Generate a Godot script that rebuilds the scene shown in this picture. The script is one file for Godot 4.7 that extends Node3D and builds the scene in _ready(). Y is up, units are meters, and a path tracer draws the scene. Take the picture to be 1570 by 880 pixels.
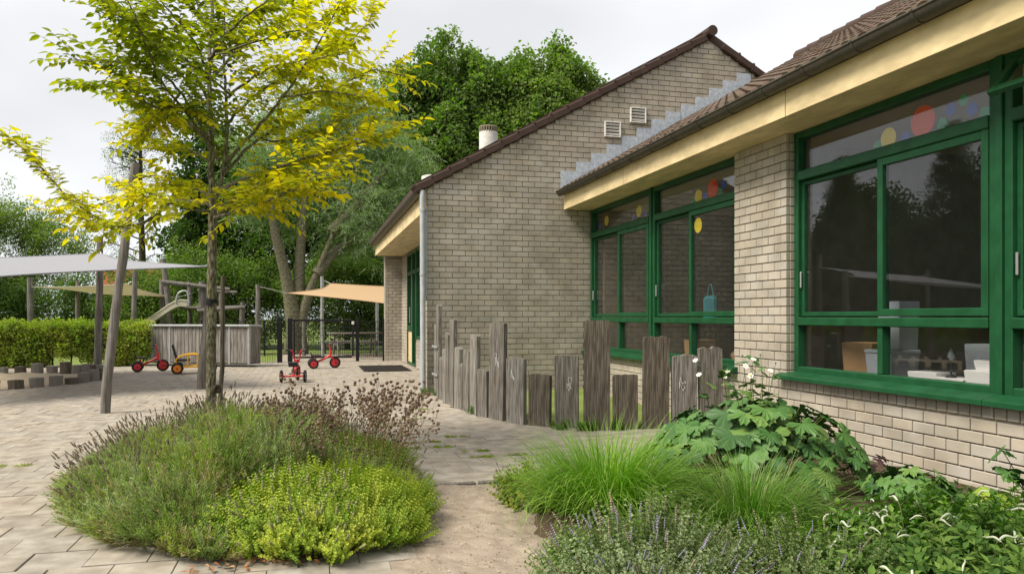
extends Node3D
# A school playground: brick classroom wing with green windows, gabled wing, palisade, planting beds, play equipment.
# World axes: -Z runs along the long classroom wall away from the viewer, +X towards that wall. Units are metres.

var rng := RandomNumberGenerator.new()
var M := {}
var taken := {}


class MB:
	# Collects triangles (given counter-clockwise as seen from outside) into one ArrayMesh.
	var v := PackedVector3Array()
	var n := PackedVector3Array()
	var c := PackedColorArray()
	var ix := PackedInt32Array()
	var col := Color.WHITE

	func vert(p: Vector3, nn: Vector3) -> int:
		v.append(p)
		n.append(nn)
		c.append(col)
		return v.size() - 1

	func face(a: int, b: int, d: int) -> void:
		ix.append(a)
		ix.append(d)
		ix.append(b)

	func tri(a: Vector3, b: Vector3, d: Vector3) -> void:
		var nn := (b - a).cross(d - a).normalized()
		face(vert(a, nn), vert(b, nn), vert(d, nn))

	func quad(a: Vector3, b: Vector3, d: Vector3, e: Vector3) -> void:
		var nn := (d - a).cross(e - b).normalized()
		var k := vert(a, nn)
		vert(b, nn)
		vert(d, nn)
		vert(e, nn)
		face(k, k + 1, k + 2)
		face(k, k + 2, k + 3)

	func quad_out(a: Vector3, b: Vector3, d: Vector3, e: Vector3, mid: Vector3) -> void:
		if (d - a).cross(e - b).dot((a + b + d + e) / 4.0 - mid) < 0.0:
			quad(a, e, d, b)
		else:
			quad(a, b, d, e)

	func box(at: Vector3, s: Vector3, bev := 0.0, b := Basis()) -> void:
		var h := s / 2.0
		if bev <= 0.0:
			var k: Array[Vector3] = []
			for i in 8:
				k.append(at + b * Vector3(h.x if i & 1 else -h.x, h.y if i & 2 else -h.y, h.z if i & 4 else -h.z))
			for f in [[0, 1, 3, 2], [4, 5, 7, 6], [0, 1, 5, 4], [2, 3, 7, 6], [0, 2, 6, 4], [1, 3, 7, 5]]:
				quad_out(k[f[0]], k[f[1]], k[f[2]], k[f[3]], at)
			return
		var p := func(sx: int, sy: int, sz: int, ax: int) -> Vector3:
			var q := Vector3((h.x - (0.0 if ax == 0 else bev)) * sx, (h.y - (0.0 if ax == 1 else bev)) * sy, (h.z - (0.0 if ax == 2 else bev)) * sz)
			return at + b * q
		for s1 in [-1, 1]:
			quad_out(p.call(s1, -1, -1, 0), p.call(s1, 1, -1, 0), p.call(s1, 1, 1, 0), p.call(s1, -1, 1, 0), at)
			quad_out(p.call(-1, s1, -1, 1), p.call(1, s1, -1, 1), p.call(1, s1, 1, 1), p.call(-1, s1, 1, 1), at)
			quad_out(p.call(-1, -1, s1, 2), p.call(1, -1, s1, 2), p.call(1, 1, s1, 2), p.call(-1, 1, s1, 2), at)
			for s2 in [-1, 1]:
				quad_out(p.call(s1, s2, -1, 0), p.call(s1, s2, 1, 0), p.call(s1, s2, 1, 1), p.call(s1, s2, -1, 1), at)
				quad_out(p.call(s1, -1, s2, 0), p.call(s1, 1, s2, 0), p.call(s1, 1, s2, 2), p.call(s1, -1, s2, 2), at)
				quad_out(p.call(-1, s1, s2, 1), p.call(1, s1, s2, 1), p.call(1, s1, s2, 2), p.call(-1, s1, s2, 2), at)
				for s3 in [-1, 1]:
					var a: Vector3 = p.call(s1, s2, s3, 0)
					var e: Vector3 = p.call(s1, s2, s3, 1)
					var f: Vector3 = p.call(s1, s2, s3, 2)
					if (e - a).cross(f - a).dot(a - at) < 0.0:
						tri(a, f, e)
					else:
						tri(a, e, f)

	func bar(a: Vector3, b: Vector3, w: float, t: float, bev := 0.0) -> void:
		# A straight bar of section w (sideways) by t (up) from a to b.
		var z := (b - a).normalized()
		var up := Vector3.UP if absf(z.y) < 0.95 else Vector3.RIGHT
		var x := up.cross(z).normalized()
		box((a + b) / 2.0, Vector3(w, t, a.distance_to(b)), bev, Basis(x, z.cross(x), z))

	func tube(pts: Array, rad: Array, sides := 8, cap := true) -> void:
		var prev := Vector3.ZERO
		var rows: Array = []
		for i in pts.size():
			var t: Vector3 = (pts[mini(i + 1, pts.size() - 1)] - pts[maxi(i - 1, 0)])
			t = t.normalized() if t.length() > 1e-9 else Vector3.UP
			if prev == Vector3.ZERO:
				prev = t.cross(Vector3.RIGHT if absf(t.x) < 0.8 else Vector3.FORWARD).normalized()
			prev = (prev - t * prev.dot(t)).normalized()
			var w := t.cross(prev)
			var r: float = rad[mini(i, rad.size() - 1)]
			var row: Array[int] = []
			for k in sides:
				var a := TAU * k / sides
				var d := prev * cos(a) + w * sin(a)
				row.append(vert(pts[i] + d * r, d))
			rows.append(row)
		for i in rows.size() - 1:
			for k in sides:
				var k2 := (k + 1) % sides
				face(rows[i][k], rows[i][k2], rows[i + 1][k2])
				face(rows[i][k], rows[i + 1][k2], rows[i + 1][k])
		if cap:
			for e in [0, rows.size() - 1]:
				var t2: Vector3 = (pts[1] - pts[0] if e == 0 else pts[-1] - pts[-2]).normalized() * (-1.0 if e == 0 else 1.0)
				var m := vert(pts[e], t2)
				var ring: Array[int] = []
				for k in sides:
					ring.append(vert(v[rows[e][k]], t2))
				for k in sides:
					if e == 0:
						face(m, ring[(k + 1) % sides], ring[k])
					else:
						face(m, ring[k], ring[(k + 1) % sides])

	func lathe(at: Vector3, b: Basis, prof: Array, sides := 16, closed := false) -> void:
		# prof: Vector2(radius, height) going up the outside; turned round b.y.
		var m := prof.size()
		var rows: Array = []
		for i in m:
			var q0: Vector2 = prof[(i - 1 + m) % m] if closed else prof[maxi(i - 1, 0)]
			var q1: Vector2 = prof[(i + 1) % m] if closed else prof[mini(i + 1, m - 1)]
			var t := (q1 - q0).normalized()
			var nn := Vector2(t.y, -t.x)
			var row: Array[int] = []
			for k in sides:
				var a := TAU * k / sides
				var d := Vector3(cos(a), 0, -sin(a))
				row.append(vert(at + b * (d * prof[i].x + Vector3(0, prof[i].y, 0)), b * (d * nn.x + Vector3(0, nn.y, 0))))
			rows.append(row)
		for i in (m if closed else m - 1):
			var i2 := (i + 1) % m
			for k in sides:
				var k2 := (k + 1) % sides
				face(rows[i][k], rows[i][k2], rows[i2][k2])
				face(rows[i][k], rows[i2][k2], rows[i2][k])

	func strip(l: Array, r: Array) -> void:
		# A smooth band between two rows of points.
		var k := v.size()
		var m := l.size()
		for i in m:
			var t: Vector3 = l[mini(i + 1, m - 1)] - l[maxi(i - 1, 0)]
			var nn: Vector3 = (r[i] - l[i]).cross(t)
			if nn.length() < 1e-12:
				nn = n[n.size() - 1] if i > 0 else Vector3.UP
			nn = nn.normalized()
			vert(l[i], nn)
			vert(r[i], nn)
		for i in m - 1:
			face(k + 2 * i, k + 2 * i + 1, k + 2 * i + 3)
			face(k + 2 * i, k + 2 * i + 3, k + 2 * i + 2)

	func prism(poly: PackedVector2Array, at: Vector3, b: Basis, depth: float) -> void:
		# poly in b.x / b.y, pushed along b.z from 0 to depth.
		var t := Geometry2D.triangulate_polygon(poly)
		var cen := Vector2.ZERO
		for q in poly:
			cen += q / poly.size()
		for i in range(0, t.size(), 3):
			for z in [0.0, depth]:
				var a := at + b * Vector3(poly[t[i]].x, poly[t[i]].y, z)
				var d := at + b * Vector3(poly[t[i + 1]].x, poly[t[i + 1]].y, z)
				var e := at + b * Vector3(poly[t[i + 2]].x, poly[t[i + 2]].y, z)
				var want: Vector3 = b.z * (1.0 if z == depth and depth > 0.0 or z == 0.0 and depth < 0.0 else -1.0)
				if (d - a).cross(e - a).dot(want) < 0.0:
					tri(a, e, d)
				else:
					tri(a, d, e)
		var cw := Geometry2D.is_polygon_clockwise(poly)
		for i in poly.size():
			var p := poly[i]
			var q := poly[(i + 1) % poly.size()]
			var a := at + b * Vector3(p.x, p.y, 0)
			var d := at + b * Vector3(q.x, q.y, 0)
			var e := at + b * Vector3(q.x, q.y, depth)
			var f := at + b * Vector3(p.x, p.y, depth)
			var out := b * Vector3(q.y - p.y, p.x - q.x, 0) * (-1.0 if cw else 1.0)
			if (e - a).cross(f - d).dot(out) < 0.0:
				quad(a, f, e, d)
			else:
				quad(a, d, e, f)

	func done() -> ArrayMesh:
		var m := ArrayMesh.new()
		var a := []
		a.resize(Mesh.ARRAY_MAX)
		a[Mesh.ARRAY_VERTEX] = v
		a[Mesh.ARRAY_NORMAL] = n
		a[Mesh.ARRAY_COLOR] = c
		a[Mesh.ARRAY_INDEX] = ix
		m.add_surface_from_arrays(Mesh.PRIMITIVE_TRIANGLES, a)
		return m


# ---------------------------------------------------------------- naming, placing

func numbered(called: String) -> String:
	taken[called] = taken.get(called, -1) + 1
	return called if taken[called] == 0 else "%s_%03d" % [called, taken[called]]


func thing(called: String, label: String, category: String, at := Vector3.ZERO, turn := 0.0, group := "") -> Node3D:
	var o := Node3D.new()
	o.name = numbered(called)
	add_child(o)
	o.position = at
	o.rotation.y = turn
	tag(o, label, category, group)
	return o


func tag(o: Node3D, label: String, category: String, group := "") -> void:
	o.set_meta("label", label)
	o.set_meta("category", category)
	if group:
		o.set_meta("group", group)


func obj(called: String, mesh: Mesh, m: Material, parent: Node3D, at := Vector3.ZERO) -> MeshInstance3D:
	var o := MeshInstance3D.new()
	o.name = called
	o.mesh = mesh
	o.material_override = m
	parent.add_child(o, true)
	o.position = at
	return o


func setting(called: String, mesh: Mesh, m: Material, label := "", category := "") -> MeshInstance3D:
	var o := obj(numbered(called), mesh, m, self)
	o.set_meta("kind", "structure")
	o.set_meta("label", label)
	o.set_meta("category", category)
	return o


func multi(called: String, mesh: Mesh, m: Material, parent: Node3D, xf: Array, colors: PackedColorArray) -> MultiMeshInstance3D:
	var mm := MultiMesh.new()
	mm.transform_format = MultiMesh.TRANSFORM_3D
	mm.use_colors = true
	mm.mesh = mesh
	mm.instance_count = xf.size()
	for i in xf.size():
		mm.set_instance_transform(i, xf[i])
		mm.set_instance_color(i, colors[i])
	var o := MultiMeshInstance3D.new()
	o.name = called
	o.multimesh = mm
	o.material_override = m
	o.set_meta("kind", "stuff")
	parent.add_child(o, true)
	return o


func pieces(called: String, mesh: Mesh, proto: StandardMaterial3D, tones: Array, parent: Node3D, items: Array, keep := 300, rest := "") -> void:
	# items: [Transform3D, tone number], the ones that show largest first. The first are parts of their own, the others one part.
	var mats: Array = []
	for t in tones:
		var m: StandardMaterial3D = proto.duplicate()
		m.albedo_color = t.linear_to_srgb()
		mats.append(m)
	for i in mini(keep, items.size()):
		var o := obj(called, mesh, mats[items[i][1]], parent)
		o.transform = items[i][0]
	if items.size() > keep:
		var m: StandardMaterial3D = proto.duplicate()
		m.albedo_color = Color.WHITE
		m.vertex_color_use_as_albedo = true
		var xf := []
		var cs := PackedColorArray()
		for i in range(keep, items.size()):
			xf.append(items[i][0])
			cs.append(tones[items[i][1]])
		multi(rest if rest else called + "_field", mesh, m, parent, xf, cs)


func near_first(items: Array, from := Vector3(0, 1.25, 0)) -> void:
	items.sort_custom(func(a, b): return a[0].origin.distance_squared_to(from) < b[0].origin.distance_squared_to(from))


func rf(a: float, b: float) -> float:
	return rng.randf_range(a, b)


func rdir() -> Vector3:
	var z := rf(-1, 1)
	var a := rf(0, TAU)
	var r := sqrt(1.0 - z * z)
	return Vector3(r * cos(a), z, r * sin(a))


func look(y_axis: Vector3, spin: float) -> Basis:
	# A basis whose y points along y_axis, turned round it by spin.
	var y := y_axis.normalized()
	var x := y.cross(Vector3.FORWARD if absf(y.z) < 0.9 else Vector3.RIGHT).normalized()
	x = x.rotated(y, spin)
	return Basis(x, y, x.cross(y))


func spline(p: Array, steps := 4) -> Array:
	var out := []
	for i in p.size() - 1:
		var a: Vector3 = p[maxi(i - 1, 0)]
		var d: Vector3 = p[mini(i + 2, p.size() - 1)]
		for k in steps:
			out.append(p[i].cubic_interpolate(p[i + 1], a, d, float(k) / steps))
	out.append(p[-1])
	return out


# ---------------------------------------------------------------- materials

func noise_tex(sd: int, freq: float, lo: Color, hi: Color, size := 512, oct := 4, kind := FastNoiseLite.TYPE_SIMPLEX_SMOOTH, mid := 0.5) -> NoiseTexture2D:
	var f := FastNoiseLite.new()
	f.seed = sd
	f.noise_type = kind
	f.frequency = freq
	f.fractal_octaves = oct
	var g := Gradient.new()
	g.offsets = PackedFloat32Array([maxf(0.0, mid - 0.35), minf(1.0, mid + 0.35)])
	g.colors = PackedColorArray([lo, hi])
	var t := NoiseTexture2D.new()
	t.width = size
	t.height = size
	t.seamless = true
	t.noise = f
	t.color_ramp = g
	return t


func mat(called: String, c: Color, rough := 0.85, tex: Texture2D = null, scale := Vector3.ONE, world := true) -> StandardMaterial3D:
	# c is a real-world (linear) base colour.
	var m := StandardMaterial3D.new()
	m.resource_name = called
	m.albedo_color = c.linear_to_srgb()
	m.roughness = rough
	m.metallic_specular = 0.35
	if tex:
		m.albedo_texture = tex
		m.uv1_triplanar = true
		m.uv1_world_triplanar = world
		m.uv1_scale = scale
	M[called] = m
	return m


func layer(m: StandardMaterial3D, tex: Texture2D, scale: Vector3, world := true) -> StandardMaterial3D:
	# A second, coarser pattern multiplied over the first.
	m.detail_enabled = true
	m.detail_blend_mode = BaseMaterial3D.BLEND_MODE_MUL
	m.detail_albedo = tex
	m.detail_uv_layer = BaseMaterial3D.DETAIL_UV_2
	m.uv2_triplanar = true
	m.uv2_world_triplanar = world
	m.uv2_scale = scale
	return m


func relief(m: StandardMaterial3D, tex: Texture2D, cm: float) -> StandardMaterial3D:
	m.heightmap_enabled = true
	m.heightmap_texture = tex
	m.heightmap_scale = cm
	return m


func leafy(called: String, rough := 0.55, through := 0.6, tint := Color(0.8, 1.0, 0.3)) -> StandardMaterial3D:
	var m := mat(called, Color.WHITE, rough)
	m.vertex_color_use_as_albedo = true
	m.backlight_enabled = true
	m.backlight = tint * through
	return m


func make_materials() -> void:
	var w := Color.WHITE
	var speck := noise_tex(1, 0.09, Color(0.88, 0.88, 0.88), w, 512, 5)
	var grit := noise_tex(2, 0.25, Color(0.76, 0.75, 0.735), w, 512, 3)
	var blotch := noise_tex(3, 0.012, Color(0.87, 0.865, 0.855), w, 512, 4)
	var stain := noise_tex(4, 0.008, Color(0.84, 0.83, 0.81), w, 512, 5, FastNoiseLite.TYPE_SIMPLEX_SMOOTH, 0.42)
	var grain := noise_tex(5, 0.04, Color(0.6, 0.585, 0.56), w, 512, 5)
	var bark := noise_tex(6, 0.05, Color(0.35, 0.34, 0.3), w, 512, 4)
	var cell := noise_tex(8, 0.06, Color(0.4, 0.38, 0.35), w, 512, 3, FastNoiseLite.TYPE_CELLULAR)
	var lichen := noise_tex(9, 0.02, Color(0.75, 0.8, 0.6), w, 512, 5, FastNoiseLite.TYPE_SIMPLEX_SMOOTH, 0.38)
	var weather := noise_tex(14, 0.006, Color(0.86, 0.853, 0.84), w, 1024, 6, FastNoiseLite.TYPE_SIMPLEX_SMOOTH, 0.45)
	var worn := noise_tex(15, 0.011, Color(0.8, 0.79, 0.775), w, 1024, 6, FastNoiseLite.TYPE_SIMPLEX_SMOOTH, 0.42)
	var aggregate := noise_tex(16, 0.33, Color(0.68, 0.665, 0.64), w, 1024, 4, FastNoiseLite.TYPE_SIMPLEX_SMOOTH, 0.42)
	var soft := noise_tex(10, 0.02, Color(0.94, 0.94, 0.935), w, 512, 5)
	# masonry
	(layer(mat("brick", Color(0.58, 0.53, 0.45), 0.95, aggregate, Vector3.ONE * 0.9), weather, Vector3.ONE * 0.31))
	layer(mat("mortar", Color(0.38, 0.345, 0.285), 1.0, speck, Vector3.ONE * 2.0), blotch, Vector3.ONE * 0.3)
	(layer(mat("slab", Color(0.475, 0.43, 0.365), 0.93, aggregate, Vector3.ONE * 0.7), worn, Vector3.ONE * 0.43))
	layer(mat("joint_sand", Color(0.41, 0.365, 0.295), 1.0, grit, Vector3.ONE * 2.0), lichen, Vector3.ONE * 0.4)
	relief(layer(mat("soil_path", Color(0.42, 0.35, 0.275), 1.0, grit, Vector3.ONE * 0.9), blotch, Vector3.ONE * 0.9), grit, 1.4)
	relief(layer(mat("soil", Color(0.13, 0.09, 0.06), 1.0, grit, Vector3.ONE * 1.2), blotch, Vector3.ONE * 0.7), cell, 2.0)
	relief(mat("sand", Color(0.48, 0.4, 0.29), 1.0, grit, Vector3.ONE * 0.8), grit, 2.0)
	layer(mat("lawn", Color(0.22, 0.3, 0.07), 1.0, grit, Vector3.ONE * 0.8), blotch, Vector3.ONE * 0.12)
	mat("rubber_mat", Color(0.07, 0.065, 0.06), 0.95, cell, Vector3.ONE * 3.0)
	# roofs and metal
	layer(mat("roof_tile", Color(0.16, 0.112, 0.095), 0.9, grit, Vector3.ONE * 1.6), lichen, Vector3.ONE * 0.3)
	layer(mat("verge_tile", Color(0.095, 0.062, 0.05), 0.85, grit, Vector3.ONE * 1.6), blotch, Vector3.ONE * 0.5)
	layer(mat("lead", Color(0.58, 0.64, 0.72), 0.55, blotch, Vector3.ONE * 1.5), speck, Vector3.ONE * 0.6)
	var zinc := layer(mat("gutter", Color(0.11, 0.1, 0.075), 0.5, blotch, Vector3(1, 1, 0.6)), speck, Vector3.ONE * 0.5)
	zinc.metallic = 0.4
	layer(mat("downpipe", Color(0.5, 0.53, 0.55), 0.5, blotch, Vector3(2, 0.6, 2)), speck, Vector3.ONE)
	var galv := layer(mat("galvanised", Color(0.5, 0.52, 0.53), 0.45, speck, Vector3.ONE * 1.5), blotch, Vector3.ONE)
	galv.metallic = 0.4
	mat("vent_white", Color(0.78, 0.77, 0.74), 0.6, blotch, Vector3.ONE * 2.0)
	mat("flue_white", Color(0.72, 0.7, 0.66), 0.7, blotch, Vector3.ONE)
	mat("flue_cap", Color(0.22, 0.19, 0.13), 0.9, speck, Vector3.ONE)
	# paint and glass
	layer(mat("green_paint", Color(0.012, 0.082, 0.03), 0.42, soft, Vector3.ONE * 0.8), weather, Vector3.ONE * 0.6)
	layer(mat("fascia", Color(0.8, 0.645, 0.37), 0.6, soft, Vector3(1, 1, 0.5)), blotch, Vector3(0.6, 0.6, 0.2))
	mat("door_panel", Color(0.7, 0.55, 0.3), 0.6, blotch, Vector3.ONE)
	var glass := mat("glass", Color(0.02, 0.03, 0.028), 0.0)
	glass.albedo_color.a = 0.12
	glass.transparency = BaseMaterial3D.TRANSPARENCY_ALPHA
	glass.metallic_specular = 0.62
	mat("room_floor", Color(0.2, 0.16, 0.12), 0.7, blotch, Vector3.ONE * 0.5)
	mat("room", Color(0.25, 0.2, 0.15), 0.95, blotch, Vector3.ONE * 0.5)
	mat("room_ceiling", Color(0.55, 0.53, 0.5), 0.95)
	mat("blind", Color(0.22, 0.2, 0.17), 0.8)
	for d in [["dot_yellow", Color(0.85, 0.66, 0.02)], ["dot_red", Color(0.8, 0.1, 0.03)], ["dot_blue", Color(0.05, 0.12, 0.55)], ["dot_green", Color(0.03, 0.35, 0.17)]]:
		mat(d[0], d[1], 0.6)
	# timber
	(layer(mat("old_wood", Color(0.29, 0.272, 0.245), 0.95, grain, Vector3(2.2, 0.12, 2.2), false), stain, Vector3(2.6, 0.7, 2.6), false))
	layer(mat("pole_wood", Color(0.29, 0.272, 0.252), 0.9, grain, Vector3(1.6, 0.09, 1.6), false), blotch, Vector3(0.7, 0.5, 0.7), false)
	layer(mat("shed_wood", Color(0.37, 0.35, 0.325), 0.9, grain, Vector3(1.5, 0.1, 1.5)), blotch, Vector3(1.4, 0.2, 1.4))
	relief(layer(mat("bark", Color(0.4, 0.36, 0.28), 0.95, bark, Vector3(1.6, 0.5, 1.6)), lichen, Vector3.ONE * 0.8), bark, 1.2)
	mat("dark_bark", Color(0.13, 0.105, 0.075), 0.95, bark, Vector3(0.8, 0.25, 0.8))
	mat("twig", Color(0.12, 0.1, 0.06), 0.9)
	mat("grey_stone", Color(0.27, 0.25, 0.22), 0.95, grit, Vector3.ONE * 1.2)
	for q in [["old_wood", "old_wood_light", Color(0.38, 0.362, 0.335)], ["old_wood", "old_wood_dark", Color(0.21, 0.185, 0.15)], ["shed_wood", "shed_wood_light", Color(0.43, 0.405, 0.38)]]:
		M[q[1]] = M[q[0]].duplicate()
		M[q[1]].albedo_color = q[2].linear_to_srgb()
	# play things
	var red := mat("red_paint", Color(0.55, 0.025, 0.03), 0.3)
	red.clearcoat_enabled = true
	red.clearcoat = 0.5
	mat("yellow_paint", Color(0.8, 0.42, 0.02), 0.35)
	mat("orange_rim", Color(0.75, 0.22, 0.02), 0.45)
	mat("rubber", Color(0.022, 0.022, 0.022), 0.85)
	mat("black_plastic", Color(0.03, 0.03, 0.032), 0.5)
	mat("black_metal", Color(0.014, 0.014, 0.016), 0.45)
	mat("steel", Color(0.5, 0.5, 0.5), 0.3).metallic = 0.8
	mat("sail_grey", Color(0.25, 0.255, 0.275), 0.85)
	M.sail_grey.backlight_enabled = true
	M.sail_grey.backlight = Color(0.4, 0.4, 0.42)
	mat("sail_cream", Color(0.5, 0.46, 0.38), 0.85)
	M.sail_cream.backlight_enabled = true
	M.sail_cream.backlight = Color(0.5, 0.45, 0.36)
	mat("sail_tan", Color(0.46, 0.325, 0.19), 0.85)
	M.sail_tan.backlight_enabled = true
	M.sail_tan.backlight = Color(0.5, 0.33, 0.17)
	mat("rope", Color(0.6, 0.6, 0.58), 0.8)
	mat("strap", Color(0.02, 0.02, 0.02), 0.8)
	mat("plastic_grey", Color(0.3, 0.33, 0.36), 0.4)
	mat("cardboard", Color(0.4, 0.24, 0.11), 0.9, speck, Vector3.ONE)
	mat("paper_white", Color(0.75, 0.74, 0.72), 0.8)
	mat("teal", Color(0.03, 0.22, 0.25), 0.6)
	mat("foil", Color(0.5, 0.5, 0.52), 0.35)
	mat("chalk", Color(0.75, 0.76, 0.76), 1.0)
	mat("old_red_tile", Color(0.42, 0.1, 0.06), 0.9, grit, Vector3.ONE)
	mat("far_brick", Color(0.3, 0.15, 0.1), 0.9, grit, Vector3.ONE)
	# plants
	leafy("leaf", 0.55, 0.9)
	leafy("leaf_thick", 0.5, 0.25, Color(0.7, 1.0, 0.3))
	leafy("leaf_young", 0.5, 1.15, Color(1.0, 0.97, 0.35))
	leafy("far_leaf", 0.7, 1.0)
	leafy("herb", 0.75, 1.0)
	mat("anemone_stalk", Color(0.1, 0.13, 0.04), 0.8)
	mat("dark_stem", Color(0.05, 0.035, 0.03), 0.8)
	mat("petal", Color(0.85, 0.84, 0.8), 0.7)
	mat("pollen", Color(0.7, 0.45, 0.03), 0.8)


# ---------------------------------------------------------------- view, sky, sun

func setup_view() -> void:
	var cam := Camera3D.new()
	cam.name = "camera"
	cam.projection = Camera3D.PROJECTION_FRUSTUM
	cam.near = 0.05
	cam.far = 900.0
	cam.size = 2.0 * 0.05 * 440.0 / 1170.0
	cam.frustum_offset = Vector2(0, 0.05 * 46.0 / 1170.0)
	cam.position = Vector3(0, 1.25, 0)
	cam.rotation_degrees.y = -14.93
	add_child(cam)
	cam.current = true

	# Overcast sky: a pale, even cloud layer with soft darker and lighter swathes all round.
	var f := FastNoiseLite.new()
	f.seed = 21
	f.frequency = 0.9
	f.fractal_octaves = 4
	var im := Image.create(1024, 512, false, Image.FORMAT_RGBF)
	for y in 512:
		var el := PI / 2.0 - (y + 0.5) / 512.0 * PI
		for x in 1024:
			var az := (x + 0.5) / 1024.0 * TAU
			var d := Vector3(cos(el) * cos(az), sin(el) * 2.0, cos(el) * sin(az))
			var k := 0.25 + 0.085 * f.get_noise_3dv(d * 1.6)
			var g := clampf(k, 0.212, 0.272)
			im.set_pixel(x, y, Color(g * 0.965, g * 0.985, g * 1.02))
	var e := Environment.new()
	e.background_mode = Environment.BG_SKY
	e.sky = Sky.new()
	var sm := PanoramaSkyMaterial.new()
	sm.panorama = ImageTexture.create_from_image(im)
	e.sky.sky_material = sm
	e.tonemap_mode = Environment.TONE_MAPPER_LINEAR
	e.tonemap_exposure = 3.95
	e.sdfgi_enabled = true
	e.ssao_enabled = true
	e.ssil_enabled = true
	var we := WorldEnvironment.new()
	we.name = "world_environment"
	we.environment = e
	add_child(we)

	var sun := DirectionalLight3D.new()
	sun.name = "sun"
	sun.light_energy = 0.5
	sun.light_angular_distance = 26.0
	sun.light_color = Color(1.0, 0.965, 0.91)
	sun.shadow_enabled = true
	sun.rotation_degrees = Vector3(-52, -77, 0)
	add_child(sun)


# ---------------------------------------------------------------- ground

const BED := [Vector2(-1.55, -6.3), Vector2(-1.36, -5.3), Vector2(-0.98, -4.6), Vector2(-0.5, -4.2), Vector2(-0.05, -4.05), Vector2(0.35, -4.18), Vector2(0.58, -4.65), Vector2(0.64, -5.4), Vector2(0.58, -6.3), Vector2(0.3, -7.2), Vector2(-0.3, -7.8), Vector2(-1.0, -7.65), Vector2(-1.42, -7.1)]
const RIGHT_BED := [Vector2(1.2, -3.0), Vector2(1.3, -4.2), Vector2(1.5, -5.15), Vector2(1.9, -5.5), Vector2(2.6, -5.65), Vector2(3.3, -6.0), Vector2(4.0, -6.9), Vector2(4.67, -7.1), Vector2(4.67, 0.5), Vector2(0.9, 0.5), Vector2(0.85, -1.6)]
const FENCE := [Vector2(1.99, -12.45), Vector2(1.96, -11.4), Vector2(1.98, -10.6), Vector2(2.03, -9.97), Vector2(2.18, -8.94), Vector2(2.55, -8.28), Vector2(3.12, -8.02), Vector2(3.72, -7.86), Vector2(4.41, -7.78), Vector2(4.66, -7.78)]
const PIT := Vector2(-6.2, -16.9)


func inside(p: Vector2, poly: Array) -> bool:
	return Geometry2D.is_point_in_polygon(p, PackedVector2Array(poly))


func edge_gap(p: Vector2, poly: Array) -> float:
	# Distance to the outline, positive inside.
	var best := 1e9
	for i in poly.size():
		best = minf(best, p.distance_to(Geometry2D.get_closest_point_to_segment(p, poly[i], poly[(i + 1) % poly.size()])))
	return best if inside(p, poly) else -best


func in_pit(p: Vector2) -> float:
	# Below 1 inside the oval sandpit.
	return Vector2((p.x - PIT.x) / 2.15, (p.y - PIT.y) / 2.3).length()


func sheet(x0: float, x1: float, z0: float, z1: float, step: float, height: Callable) -> ArrayMesh:
	var b := MB.new()
	var nx := int(ceil((x1 - x0) / step))
	var nz := int(ceil((z1 - z0) / step))
	for j in nz + 1:
		for i in nx + 1:
			var x := x0 + (x1 - x0) * i / nx
			var z := z0 + (z1 - z0) * j / nz
			var h: float = height.call(x, z)
			var nn := Vector3(h - height.call(x + 0.02, z), 0.02, h - height.call(x, z + 0.02)).normalized()
			b.vert(Vector3(x, h, z), nn)
	for j in nz:
		for i in nx:
			var k := j * (nx + 1) + i
			b.face(k, k + nx + 1, k + nx + 2)
			b.face(k, k + nx + 2, k + 1)
	return b.done()


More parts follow.
